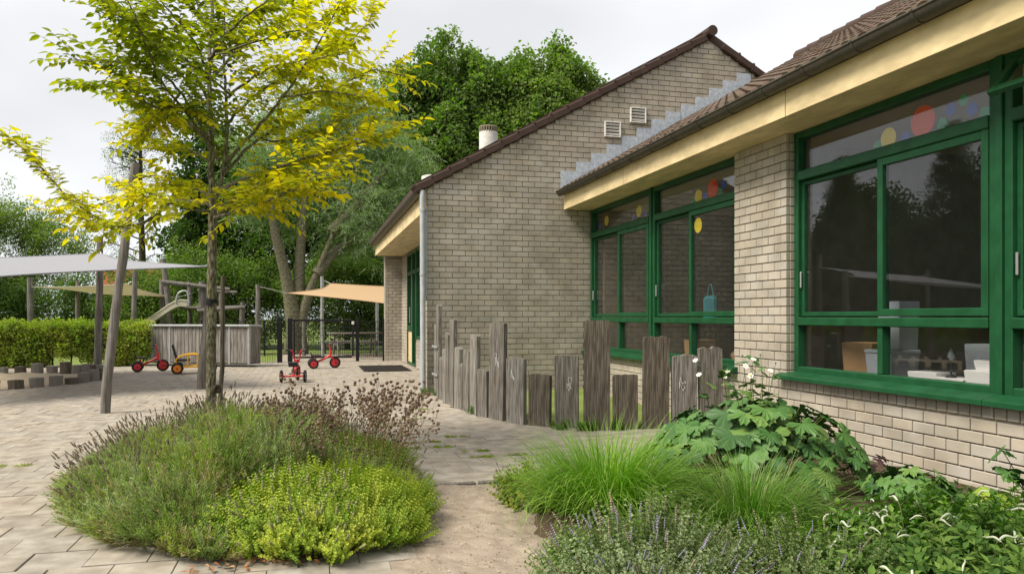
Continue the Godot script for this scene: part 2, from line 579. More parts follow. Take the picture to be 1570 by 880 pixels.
func make_ground() -> void:
	var b := MB.new()
	b.quad(Vector3(-400, -0.06, 400), Vector3(400, -0.06, 400), Vector3(400, -0.06, -400), Vector3(-400, -0.06, -400))
	setting("ground", b.done(), M.lawn, "mown green lawn around the paved playground", "lawn")
	b = MB.new()
	b.quad(Vector3(-16, -0.022, 3), Vector3(4.8, -0.022, 3), Vector3(4.8, -0.022, -22.6), Vector3(-16, -0.022, -22.6))
	b.quad(Vector3(-0.9, -0.022, -22.6), Vector3(4.0, -0.022, -22.6), Vector3(4.0, -0.022, -26.6), Vector3(-0.9, -0.022, -26.6))
	var pave := setting("pavement", b.done(), M.joint_sand, "grey beige concrete slab paving of the schoolyard", "pavement")
	var sm := MB.new()
	sm.box(Vector3(0, -0.02, 0), Vector3(0.296, 0.04, 0.296), 0.003)
	var slab := sm.done()
	var base := Color(0.475, 0.43, 0.365)
	var tones := [base, base * 0.96, base * 1.04, base * 0.92, Color(0.465, 0.43, 0.375), Color(0.485, 0.43, 0.355)]
	var items := []
	var rowi := 0
	var z := -2.0
	while z > -26.4:
		rowi += 1
		var x := -14.0 + (0.15 if rowi % 2 else 0.0)
		while x < 4.7:
			x += 0.3
			var p := Vector2(x, z)
			var d := x * 0.2577 - z * 0.9662
			var side := (x * 0.9662 + z * 0.2577)
			if side < -0.69 * d - 2.2 or side > 0.69 * d + 2.2:
				continue
			if z > -5.55 and x > 0.62 - 0.1 * sin(z * 3.0):
				continue
			if edge_gap(p, BED) > 0.06 or in_pit(p) < 1.0 or edge_gap(p, RIGHT_BED) > 0.0:
				continue
			if z < -22.4 and (x < -0.8 or x > 3.8):
				continue
			if z < -12.4 and z > -22.4 and x > 2.62:
				continue
			if x > 2.0 and inside(p, FENCE + [Vector2(4.66, -12.5)]):
				continue
			var t := Transform3D(Basis.from_euler(Vector3(rf(-0.006, 0.006), rf(-0.008, 0.008), rf(-0.006, 0.006))), Vector3(x, rf(-0.004, 0.002), z))
			items.append([t, rng.randi() % tones.size()])
		z -= 0.3
	near_first(items, Vector3(-0.6, 0, -4.6))
	pieces("paving_slab", slab, M.slab, tones, pave, items, 300, "paving_slabs_beyond")

	var f := FastNoiseLite.new()
	f.seed = 3
	f.frequency = 1.6
	f.fractal_octaves = 4
	setting("path", sheet(-0.4, 2.2, -5.56, 0.6, 0.04, func(x, zz): return 0.004 + 0.028 * f.get_noise_2d(x, zz) + 0.012 * f.get_noise_2d(x * 6.0, zz * 6.0) - 0.05 * maxf(0.0, 0.5 - x)), M.soil_path, "trodden bare sandy earth path between the two planting beds", "path")
	# crumbs, chips and small stones on the trodden earth
	var cm := MB.new()
	cm.box(Vector3.ZERO, Vector3(1.0, 0.5, 0.7), 0.2)
	var cx := []
	var cc := PackedColorArray()
	for i in 2600:
		var x := rf(0.45, 1.75)
		var zz := rf(-5.5, -2.6)
		cx.append(Transform3D(Basis.from_euler(Vector3(rf(-0.4, 0.4), rf(0, TAU), rf(-0.4, 0.4))).scaled(Vector3.ONE * rf(0.003, 0.009) * (2.2 if i % 60 == 0 else 1.0)), Vector3(x, 0.007 + 0.028 * f.get_noise_2d(x, zz) + 0.012 * f.get_noise_2d(x * 6.0, zz * 6.0), zz)))
		cc.append([Color(0.42, 0.35, 0.27), Color(0.25, 0.18, 0.12), Color(0.16, 0.11, 0.07), Color(0.5, 0.45, 0.38), Color(0.33, 0.25, 0.17)][i % 5])
	var cmat := mat("crumb", Color.WHITE, 1.0)
	cmat.vertex_color_use_as_albedo = true
	var cr := multi("gravel", cm.done(), cmat, self, cx, cc)
	tag(cr, "loose crumbs and small stones on the bare earth path", "gravel")
	var bed_fn := func(poly: Array, rise: float) -> Callable:
		return func(x, zz): return -0.045 + 0.1 * smoothstep(-0.12, 0.14, edge_gap(Vector2(x, zz), poly)) * rise + 0.04 * f.get_noise_2d(x * 2.0, zz * 2.0)
	setting("soil", sheet(-1.85, 0.95, -7.95, -3.9, 0.07, bed_fn.call(BED, 1.0)), M.soil, "dark soil of the round bed under the young tree", "soil")
	setting("soil", sheet(0.8, 4.655, -7.2, 0.5, 0.09, bed_fn.call(RIGHT_BED, 1.0)), M.soil, "dark soil of the planting bed along the brick wall", "soil")
	var yard := FENCE + [Vector2(4.66, -12.5)]
	setting("ground", sheet(1.9, 4.655, -12.5, -7.7, 0.12, func(x, zz): return -0.04 + 0.055 * smoothstep(-0.02, 0.1, edge_gap(Vector2(x, zz), yard)) + 0.02 * f.get_noise_2d(x, zz)), M.lawn, "small patch of grass enclosed by the palisade", "lawn")
	setting("ground", sheet(-8.6, -3.9, -19.4, -14.4, 0.1, func(x, zz): return -0.05 + 0.07 * smoothstep(1.0, 0.9, in_pit(Vector2(x, zz))) + 0.05 * f.get_noise_2d(x, zz)), M.sand, "sand surface of the oval sandpit", "sand")
	# the timber kerb where paving meets the earth path
	var kb := MB.new()
	kb.box(Vector3(0.86, 0.0, -5.56), Vector3(0.68, 0.05, 0.05), 0.006)
	kb.box(Vector3(1.43, 0.004, -5.555), Vector3(0.42, 0.05, 0.05), 0.006, Basis(Vector3.UP, 0.02))
	var kerb := obj(numbered("kerb"), kb.done(), M.old_wood, self)
	tag(kerb, "low weathered edging strip between slab paving and earth path", "kerb")
	kerb.set_meta("kind", "structure")


# ---------------------------------------------------------------- masonry helpers

const BL := 0.22
const BH := 0.092


func bricks(origin: Vector3, right: Vector3, out: Vector3, y0: float, y1: float, span: Callable, items: Array, shift := 0) -> void:
	# Stretcher bond over the courses from y0 to y1; span(y_top) gives the interval that the course fills.
	var b := Basis(right, Vector3.UP, out)
	var row := 0
	var y := y0
	while y + BH <= y1 + 0.02:
		var s: Vector2 = span.call(y + BH)
		var u := floorf((s.x) / BL) * BL + (BL / 2.0 if (row + shift) % 2 else 0.0) - BL
		while u < s.y:
			var a := maxf(u, s.x) + 0.005
			var e := minf(u + BL, s.y) - 0.005
			if e - a > 0.025:
				var at := origin + right * (a + e) / 2.0 + Vector3.UP * (y + BH / 2.0) + out * rf(-0.0015, 0.0015)
				var sc := Basis.from_scale(Vector3((e - a) / 0.21, 1, 1))
				items.append([Transform3D(b * sc, at), rng.randi() % 6])
			u += BL
		y += BH
		row += 1


func brick_mesh() -> ArrayMesh:
	var m := MB.new()
	m.box(Vector3.ZERO, Vector3(0.21, 0.082, 0.04), 0.004)
	return m.done()


func brick_tones() -> Array:
	var b := Color(0.58, 0.53, 0.45)
	return [b, b * 0.965, b * 1.03, Color(0.565, 0.53, 0.465), Color(0.59, 0.53, 0.435), b * 0.93]


# ---------------------------------------------------------------- classroom wing

const XW := 4.66
const XG := 4.79
const ZG := -12.5


func disc(r: float, thick: float) -> ArrayMesh:
	var m := MB.new()
	m.lathe(Vector3.ZERO, Basis(Vector3(0, 0, 1), Vector3(-1, 0, 0), Vector3(0, -1, 0)), [Vector2(0.0001, 0), Vector2(r, 0), Vector2(r, thick), Vector2(0.0001, thick)], 28)
	return m.done()


func inner_pane(g: MB) -> void:
	# the second sheet of the double glazing, 14 mm behind the first
	var o := Vector3(0.014, 0, 0)
	g.quad(g.v[0] + o, g.v[1] + o, g.v[2] + o, g.v[3] + o)


func window_bay(b: Node3D, z0: float, z1: float, split: float, open_top := false) -> Node3D:
	var w := Node3D.new()
	w.name = "window"
	b.add_child(w, true)
	var f := MB.new()
	var x := XG
	var post := 0.065
	for zz in [z0 + post / 2.0, z1 - post / 2.0]:
		f.box(Vector3(x, 1.89, zz), Vector3(0.1, 2.42, post), 0.006)
	var zm := (z0 + z1) / 2.0
	var ln := z1 - z0 - 2.0 * post
	for r in [[0.68, 0.755, 0.098], [1.165, 1.245, 0.13], [2.61, 2.705, 0.13], [3.03, 3.1, 0.098]]:
		f.box(Vector3(x, (r[0] + r[1]) / 2.0, zm), Vector3(r[2], r[1] - r[0], ln), 0.008)
	f.box(Vector3(x, 0.96, split), Vector3(0.094, 0.41, 0.06), 0.006)
	obj("frame", f.done(), M.green_paint, w)
	# two sashes, the nearer one sliding in front
	var sash := func(a: float, e: float, dx: float, wd: float) -> void:
		var s := MB.new()
		s.box(Vector3(x + dx, 1.93, a + wd / 2.0), Vector3(0.045, 1.352, wd), 0.005)
		s.box(Vector3(x + dx, 1.93, e - wd / 2.0), Vector3(0.045, 1.352, wd), 0.005)
		s.box(Vector3(x + dx, 2.605 - wd / 2.0 - 0.001, (a + e) / 2.0), Vector3(0.043, wd, e - a - 2.0 * wd), 0.005)
		s.box(Vector3(x + dx, 1.255 + wd / 2.0 + 0.001, (a + e) / 2.0), Vector3(0.043, wd, e - a - 2.0 * wd), 0.005)
		var so := obj("sash", s.done(), M.green_paint, w)
		var g := MB.new()
		g.quad(Vector3(x + dx, 1.26, a + wd), Vector3(x + dx, 1.26, e - wd), Vector3(x + dx, 2.6, e - wd), Vector3(x + dx, 2.6, a + wd))
		inner_pane(g)
		obj("pane", g.done(), M.glass, so)
	sash.call(z0 + post, split + 0.03, 0.012, 0.042)
	sash.call(split - 0.015, z1 - post, -0.037, 0.062)
	for p in [[z0 + post, split - 0.03], [split + 0.03, z1 - post]]:
		var g := MB.new()
		g.quad(Vector3(x + 0.01, 0.75, p[0]), Vector3(x + 0.01, 0.75, p[1]), Vector3(x + 0.01, 1.17, p[1]), Vector3(x + 0.01, 1.17, p[0]))
		inner_pane(g)
		obj("pane", g.done(), M.glass, w)
	if not open_top:
		var g := MB.new()
		g.quad(Vector3(x + 0.01, 2.7, z0 + post), Vector3(x + 0.01, 2.7, z1 - post), Vector3(x + 0.01, 3.035, z1 - post), Vector3(x + 0.01, 3.035, z0 + post))
		inner_pane(g)
		obj("pane", g.done(), M.glass, w)
	else:
		# top-hung light standing open
		var t := Node3D.new()
		t.name = "top_light"
		w.add_child(t, true)
		t.position = Vector3(x - 0.05, 3.03, zm)
		t.rotation.z = -0.72
		var s := MB.new()
		var hl := ln / 2.0 - 0.01
		for sg in [-1, 1]:
			s.box(Vector3(0, -0.17, sg * (hl - 0.03)), Vector3(0.045, 0.34, 0.06), 0.005)
		s.box(Vector3(0, -0.03, 0), Vector3(0.043, 0.058, 2.0 * hl - 0.122), 0.005)
		s.box(Vector3(0, -0.31, 0), Vector3(0.043, 0.06, 2.0 * hl - 0.122), 0.005)
		obj("frame", s.done(), M.green_paint, t)
		var g := MB.new()
		g.quad(Vector3(0, -0.29, -hl + 0.05), Vector3(0, -0.29, hl - 0.05), Vector3(0, -0.05, hl - 0.05), Vector3(0, -0.05, -hl + 0.05))
		obj("pane", g.done(), M.glass, t)
	# handle
	var hd := MB.new()
	hd.box(Vector3(x - 0.03, 1.62, z0 + post + 0.02), Vector3(0.02, 0.16, 0.018), 0.004)
	obj("handle", hd.done(), M.steel, w)
	return w


func half_round(x0: Vector3, x1: Vector3, r: float, m: MB) -> void:
	# An open half-round gutter with a rolled lip, from x0 to x1 (horizontal), with closed ends.
	var z := (x1 - x0).normalized()
	var side := Vector3.UP.cross(z).normalized()
	for pass_r in [r, r - 0.008]:
		var l := []
		var rr := []
		for k in 13:
			var a := PI * k / 12.0
			var d := side * cos(a) - Vector3.UP * sin(a)
			l.append(x0 + d * pass_r)
			rr.append(x1 + d * pass_r)
		m.strip(l, rr)
	for e in [x0, x1]:
		for k in 12:
			var a := PI * k / 12.0
			var a2 := PI * (k + 1) / 12.0
			m.tri(e, e + (side * cos(a) - Vector3.UP * sin(a)) * r, e + (side * cos(a2) - Vector3.UP * sin(a2)) * r)
	for s in [-1.0, 1.0]:
		m.tube([x0 + side * r * s, x1 + side * r * s], [0.011], 8)


func make_classrooms() -> void:
	var b := thing("classroom_building", "long beige brick classroom wing with green windows and yellow eaves", "building")
	# masonry core (mortar), set back behind the faces of the bricks
	var w := MB.new()
	var zend := 1.6
	var core := func(z0: float, z1: float, y0: float, y1: float, d := 0.3) -> void:
		w.box(Vector3(XW + 0.02 + d / 2.0, (y0 + y1) / 2.0, (z0 + z1) / 2.0), Vector3(d, y1 - y0, z1 - z0))
	core.call(ZG, zend, -0.4, 0.6)
	core.call(-7.69, -6.735, 0.6, 3.1, 0.28)
	core.call(1.0, zend, 0.6, 3.1, 0.28)
	var wall := obj("wall", w.done(), M.mortar, b)
	var items := []
	var face_at := Vector3(XW + 0.02, 0, 0)
	var right := Vector3(0, 0, 1)
	var out := Vector3(-1, 0, 0)
	bricks(face_at, right, out, -0.036, 0.55, func(_y): return Vector2(ZG + 0.02, zend), items)
	bricks(face_at, right, out, 0.62, 3.1, func(_y): return Vector2(-7.7, -6.72), items, 1)
	bricks(face_at, right, out, 0.62, 3.1, func(_y): return Vector2(1.0, zend), items, 1)
	# reveals of the pier
	bricks(Vector3(XW, 0, -6.74), Vector3(1, 0, 0), Vector3(0, 0, 1), 0.62, 3.1, func(_y): return Vector2(0.04, 0.16), items, 1)
	# rowlock course under the sills
	var z := ZG + 0.03
	var b90 := Basis(right, Vector3.UP, out)
	while z < zend:
		items.append([Transform3D(b90 * Basis.from_scale(Vector3(0.092 / 0.21, 0.085 / 0.082 * 0.98, 1)), Vector3(XW + 0.02 + rf(-0.001, 0.001), 0.572, z + 0.051)), rng.randi() % 6])
		z += 0.102
	near_first(items, Vector3(2.5, 1.2, -5.0))
	pieces("brick", brick_mesh(), M.brick, brick_tones(), wall, items, 300, "brickwork_beyond")

	# windows
	var near := window_bay(b, -6.71, -4.36, -5.52)
	var third := window_bay(b, -4.3, -1.9, -3.1, true)
	window_bay(b, -1.84, 1.0, -0.4)
	var far_a := window_bay(b, ZG + 0.02, -10.06, -11.23)
	var far_b := window_bay(b, -10.0, -7.69, -8.89)
	for s in [[near, -4.33], [third, -1.87], [far_a, -10.03]]:
		var pm := MB.new()
		pm.box(Vector3(XG - 0.002, 1.89, s[1]), Vector3(0.14, 2.42, 0.056), 0.006)
		obj("mullion", pm.done(), M.green_paint, s[0])
	# round coloured stickers on the insides of the panes
	var dots := [
		[near, -5.63, 2.745, 0.05, "dot_green"], [near, -5.5, 2.785, 0.09, "dot_yellow"], [near, -5.3, 2.75, 0.047, "dot_blue"], [near, -5.12, 2.84, 0.125, "dot_red"],
		[near, -4.92, 2.765, 0.05, "dot_green"], [near, -4.84, 2.86, 0.05, "dot_blue"], [near, -4.72, 2.9, 0.045, "dot_green"], [near, -4.64, 2.81, 0.05, "dot_blue"], [near, -4.53, 2.75, 0.05, "dot_green"],
		[far_a, -11.92, 2.86, 0.085, "dot_yellow"], [far_a, -12.2, 2.8, 0.045, "dot_blue"], [far_a, -10.63, 2.85, 0.09, "dot_yellow"], [far_a, -10.2, 2.83, 0.085, "dot_yellow"], [far_a, -10.82, 2.78, 0.05, "dot_blue"], [far_a, -10.4, 2.76, 0.05, "dot_blue"],
		[far_b, -8.81, 2.79, 0.09, "dot_yellow"], [far_b, -8.45, 2.83, 0.125, "dot_red"], [far_b, -8.63, 2.77, 0.05, "dot_blue"], [far_b, -8.2, 2.84, 0.05, "dot_blue"], [far_b, -8.28, 2.76, 0.05, "dot_green"], [far_b, -8.95, 2.75, 0.05, "dot_green"]]
	for d in dots:
		obj("sticker", disc(d[3], 0.002), M[d[4]], d[0], Vector3(XG + 0.029, d[2], d[1]))
	obj("sticker", disc(0.095, 0.002), M.dot_yellow, far_b, Vector3(XG - 0.018, 2.41, -8.73))
	# sills
	for s in [[-6.8, -4.33], [-4.325, -1.9], [-1.895, 1.0], [ZG + 0.01, -10.03], [-10.025, -7.62]]:
		var sm := MB.new()
		var poly := PackedVector2Array([Vector2(4.765, 0.625), Vector2(4.765, 0.7), Vector2(4.72, 0.7), Vector2(4.585, 0.672), Vector2(4.572, 0.662), Vector2(4.572, 0.63), Vector2(4.582, 0.622)])
		sm.prism(poly, Vector3(0, 0, s[0]), Basis(), s[1] - s[0])
		obj("sill", sm.done(), M.green_paint, b)
	# eaves: soffit boards, fascia boards
	var cuts := [ZG + 0.015, -9.9, -6.15, -2.4, zend]
	for i in 4:
		var s := MB.new()
		s.box(Vector3(4.55, 3.112, (cuts[i] + cuts[i + 1]) / 2.0), Vector3(0.56, 0.02, cuts[i + 1] - cuts[i] - 0.006), 0.002)
		obj("soffit_board", s.done(), M.fascia, b)
		s = MB.new()
		s.box(Vector3(4.262, 3.222, (cuts[i] + cuts[i + 1]) / 2.0), Vector3(0.022, 0.25, cuts[i + 1] - cuts[i] - 0.012), 0.003)
		obj("fascia_board", s.done(), M.fascia, b)
	# gutter with its joint bands
	var g := MB.new()
	half_round(Vector3(4.178, 3.4, zend), Vector3(4.178, 3.4, ZG + 0.05), 0.075, g)
	var gut := obj("gutter", g.done(), M.gutter, b)
	z = ZG + 0.6
	while z < zend:
		var band := MB.new()
		half_round(Vector3(4.178, 3.401, z + 0.012), Vector3(4.178, 3.401, z - 0.012), 0.083, band)
		obj("gutter_bracket", band.done(), M.gutter, gut)
		z += 0.62
	# roof: deck, then tiles
	var sl := atan(0.574)
	var deck := MB.new()
	var e0 := Vector2(4.24, 3.43)
	var top := Vector2(8.9, 6.11)
	deck.prism(PackedVector2Array([e0, top, Vector2(8.9, 5.9), Vector2(4.4, 3.3), Vector2(4.26, 3.3)]), Vector3(0, 0, ZG + 0.005), Basis(), zend - ZG)
	deck.prism(PackedVector2Array([top, Vector2(13.5, 3.45), Vector2(13.5, 3.24), Vector2(8.9, 5.9)]), Vector3(0, 0, ZG + 0.005), Basis(), zend - ZG)
	var roof := obj("roof", deck.done(), M.verge_tile, b)
	var tm := MB.new()
	var l := []
	var r := []
	var lo := []
	for k in 11:
		var t := k / 10.0
		var hgt := 0.022 * pow(maxf(0.0, cos((t - 0.2) * PI * 1.45)), 1.2) - 0.014 * maxf(0.0, sin((t - 0.45) / 0.55 * PI)) if t < 1.0 else 0.014
		var px := t * 0.203
		l.append(Vector3(px, 0.034 + hgt, 0))
		r.append(Vector3(px, 0.006 + hgt, 0.34))
		lo.append(Vector3(px, 0.012 + hgt, 0))
	tm.strip(r, l)
	tm.strip(l, lo)
	var tile := tm.done()
	var ts := []
	# tile axes: x along -z of the world, z up the slope
	var tb := Basis(Vector3(0, 0, -1), Vector3(-sin(sl), cos(sl), 0), Vector3(cos(sl), sin(sl), 0))
	for row in 20:
		for k in 72:
			var zz := zend - k * 0.2
			if zz - 0.2 < ZG + 0.0:
				continue
			var at := Vector3(4.195, 3.418, zz) + tb.z * (row * 0.275) + tb.y * rf(0.0, 0.004)
			ts.append([Transform3D(tb * Basis.from_euler(Vector3(rf(-0.01, 0.01), rf(-0.006, 0.006), 0)), at), rng.randi() % 5])
	near_first(ts, Vector3(0, 3.0, -7.5))
	var rt := Color(0.16, 0.112, 0.095)
	pieces("roof_tile", tile, M.roof_tile, [rt, rt * 0.85, rt * 1.12, Color(0.145, 0.112, 0.1), Color(0.185, 0.112, 0.088)], roof, ts, 300, "roof_tiles_above")
	for k in 40:
		var rm := MB.new()
		rm.tube([Vector3(0, 0, 0), Vector3(0, 0.012, -0.38)], [0.13, 0.145], 10)
		obj("ridge_tile", rm.done() if k == 0 else roof.get_node("ridge_tile").mesh, M.verge_tile, roof, Vector3(8.9, 6.1, zend - k * 0.35))
	# the room behind the glass
	var rm2 := MB.new()
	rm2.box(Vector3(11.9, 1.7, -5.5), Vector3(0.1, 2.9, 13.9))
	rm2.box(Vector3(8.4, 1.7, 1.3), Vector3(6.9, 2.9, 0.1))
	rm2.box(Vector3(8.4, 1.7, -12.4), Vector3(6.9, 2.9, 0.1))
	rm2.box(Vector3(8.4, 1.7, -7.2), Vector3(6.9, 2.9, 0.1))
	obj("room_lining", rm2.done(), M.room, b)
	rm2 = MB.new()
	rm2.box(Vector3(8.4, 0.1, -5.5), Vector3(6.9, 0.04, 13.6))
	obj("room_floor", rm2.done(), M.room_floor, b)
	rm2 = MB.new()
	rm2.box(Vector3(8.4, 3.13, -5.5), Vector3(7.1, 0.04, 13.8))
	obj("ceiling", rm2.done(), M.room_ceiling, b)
	rm2 = MB.new()
	rm2.box(Vector3(5.08, 0.685, -5.5), Vector3(0.48, 0.03, 13.4))
	obj("window_board", rm2.done(), M.room, b)


func crate(called: String, label: String, at: Vector3, s: Vector3, m: Material, turn := 0.0, lid: Material = null, cat := "box") -> void:
	var t := thing(called, label, cat, at, turn)
	var b := MB.new()
	# tapered body
	var lo := Vector2(s.x, s.z) * 0.45
	var hi := Vector2(s.x, s.z) * 0.5
	var h := s.y * (0.86 if lid else 1.0)
	var c := []
	for q in [Vector2(-1, -1), Vector2(1, -1), Vector2(1, 1), Vector2(-1, 1)]:
		c.append([Vector3(lo.x * q.x, 0, lo.y * q.y), Vector3(hi.x * q.x, h, hi.y * q.y)])
	var mid := Vector3(0, h / 2.0, 0)
	for i in 4:
		var j := (i + 1) % 4
		b.quad_out(c[i][0], c[j][0], c[j][1], c[i][1], mid)
	b.quad_out(c[0][0], c[1][0], c[2][0], c[3][0], mid)
	b.quad_out(c[0][1], c[1][1], c[2][1], c[3][1], mid)
	obj("body", b.done(), m, t)
	b = MB.new()
	if lid:
		b.box(Vector3(0, h + s.y * 0.07, 0), Vector3(s.x * 1.06, s.y * 0.14, s.z * 1.06), 0.008)
		obj("lid", b.done(), lid, t)
	else:
		for sg in [-1, 1]:
			b.box(Vector3(0, h + 0.003, sg * s.z * 0.245), Vector3(s.x * 0.98, 0.006, s.z * 0.48), 0.001)
		obj("flap", b.done(), m, t)


func make_room_things() -> void:
	crate("cardboard_box", "brown cardboard box behind the low pane beside the brick pier", Vector3(5.15, 0.7, -6.15), Vector3(0.3, 0.3, 0.34), M.cardboard, 0.2)
	crate("storage_bin", "grey plastic bin with lid standing behind the low pane", Vector3(5.05, 0.7, -5.72), Vector3(0.3, 0.26, 0.32), M.plastic_grey, 0.0, M.plastic_grey, "bin")
	crate("storage_bin", "taller grey plastic tub on top of the lidded bin", Vector3(5.1, 0.962, -5.7), Vector3(0.24, 0.42, 0.24), M.plastic_grey, 0.1, null, "bin")
	crate("paper_box", "flat white paper box lying behind the low middle pane", Vector3(5.0, 0.7, -5.22), Vector3(0.22, 0.09, 0.28), M.paper_white, 0.1)
	crate("paper_box", "low white box lying next to the small stand figure", Vector3(5.0, 0.7, -4.92), Vector3(0.22, 0.06, 0.3), M.paper_white, -0.1)
	crate("paper_box", "wide white carton behind the glass, under a thinner one", Vector3(4.98, 0.7, -4.58), Vector3(0.26, 0.14, 0.34), M.paper_white)
	crate("paper_box", "thin white carton stacked on the wider white carton", Vector3(5.0, 0.848, -4.56), Vector3(0.22, 0.07, 0.28), M.paper_white, 0.06)
	crate("storage_bin", "grey open tub behind the stacked white cartons", Vector3(5.16, 0.7, -4.75), Vector3(0.2, 0.33, 0.4), M.plastic_grey, 0.0, null, "bin")
	crate("cardboard_box", "brown cardboard box behind the far window near the palisade", Vector3(5.05, 0.7, -9.2), Vector3(0.3, 0.24, 0.3), M.cardboard, 0.1)
	crate("cardboard_box", "flat brown box behind the far window next to the pier", Vector3(4.98, 0.7, -7.95), Vector3(0.24, 0.12, 0.3), M.cardboard)
	var t := thing("stand_figure", "small dark toy stand with a leaf-shaped top behind the low pane", "ornament", Vector3(4.96, 0.762, -4.98))
	var b := MB.new()
	b.lathe(Vector3.ZERO, Basis(), [Vector2(0.045, 0), Vector2(0.04, 0.012), Vector2(0.008, 0.03), Vector2(0.006, 0.15)], 12)
	obj("base", b.done(), M.black_metal, t)
	b = MB.new()
	b.lathe(Vector3(0, 0.14, 0), Basis(), [Vector2(0.004, 0), Vector2(0.028, 0.03), Vector2(0.02, 0.06), Vector2(0.002, 0.1)], 10)
	obj("top", b.done(), M.plastic_grey, t)
	t = thing("teal_bag", "teal bag hanging behind the far window pane", "bag", Vector3(5.1, 1.2, -9.0))
	b = MB.new()
	b.box(Vector3(0, 0.16, 0), Vector3(0.12, 0.34, 0.24), 0.04)
	obj("body", b.done(), M.teal, t)
	b = MB.new()
	b.tube(spline([Vector3(0, 0.3, -0.08), Vector3(0, 0.46, -0.03), Vector3(0, 0.46, 0.03), Vector3(0, 0.3, 0.08)]), [0.008], 6)
	obj("strap", b.done(), M.teal, t)
	# crumpled sheet
	t = thing("foil_sheet", "crumpled silvery plastic sheet piled behind the far window", "sheet", Vector3(5.35, 0.7, -8.25))
	b = MB.new()
	var f := FastNoiseLite.new()
	f.seed = 12
	f.frequency = 4.0
	var rows := []
	for j in 14:
		var row := []
		for i in 25:
			var a := TAU * i / 24.0
			var y := j / 13.0
			var r := (0.3 - 0.24 * y) * (1.0 + 0.6 * f.get_noise_3d(cos(a), y * 2.0, sin(a)))
			row.append(Vector3(cos(a) * r, y * 0.9, sin(a) * r * 1.3))
		rows.append(row)
	for j in 13:
		for i in 24:
			b.quad(rows[j][i + 1], rows[j][i], rows[j + 1][i], rows[j + 1][i + 1])
	obj("folds", b.done(), M.foil, t)


# ---------------------------------------------------------------- gabled wing

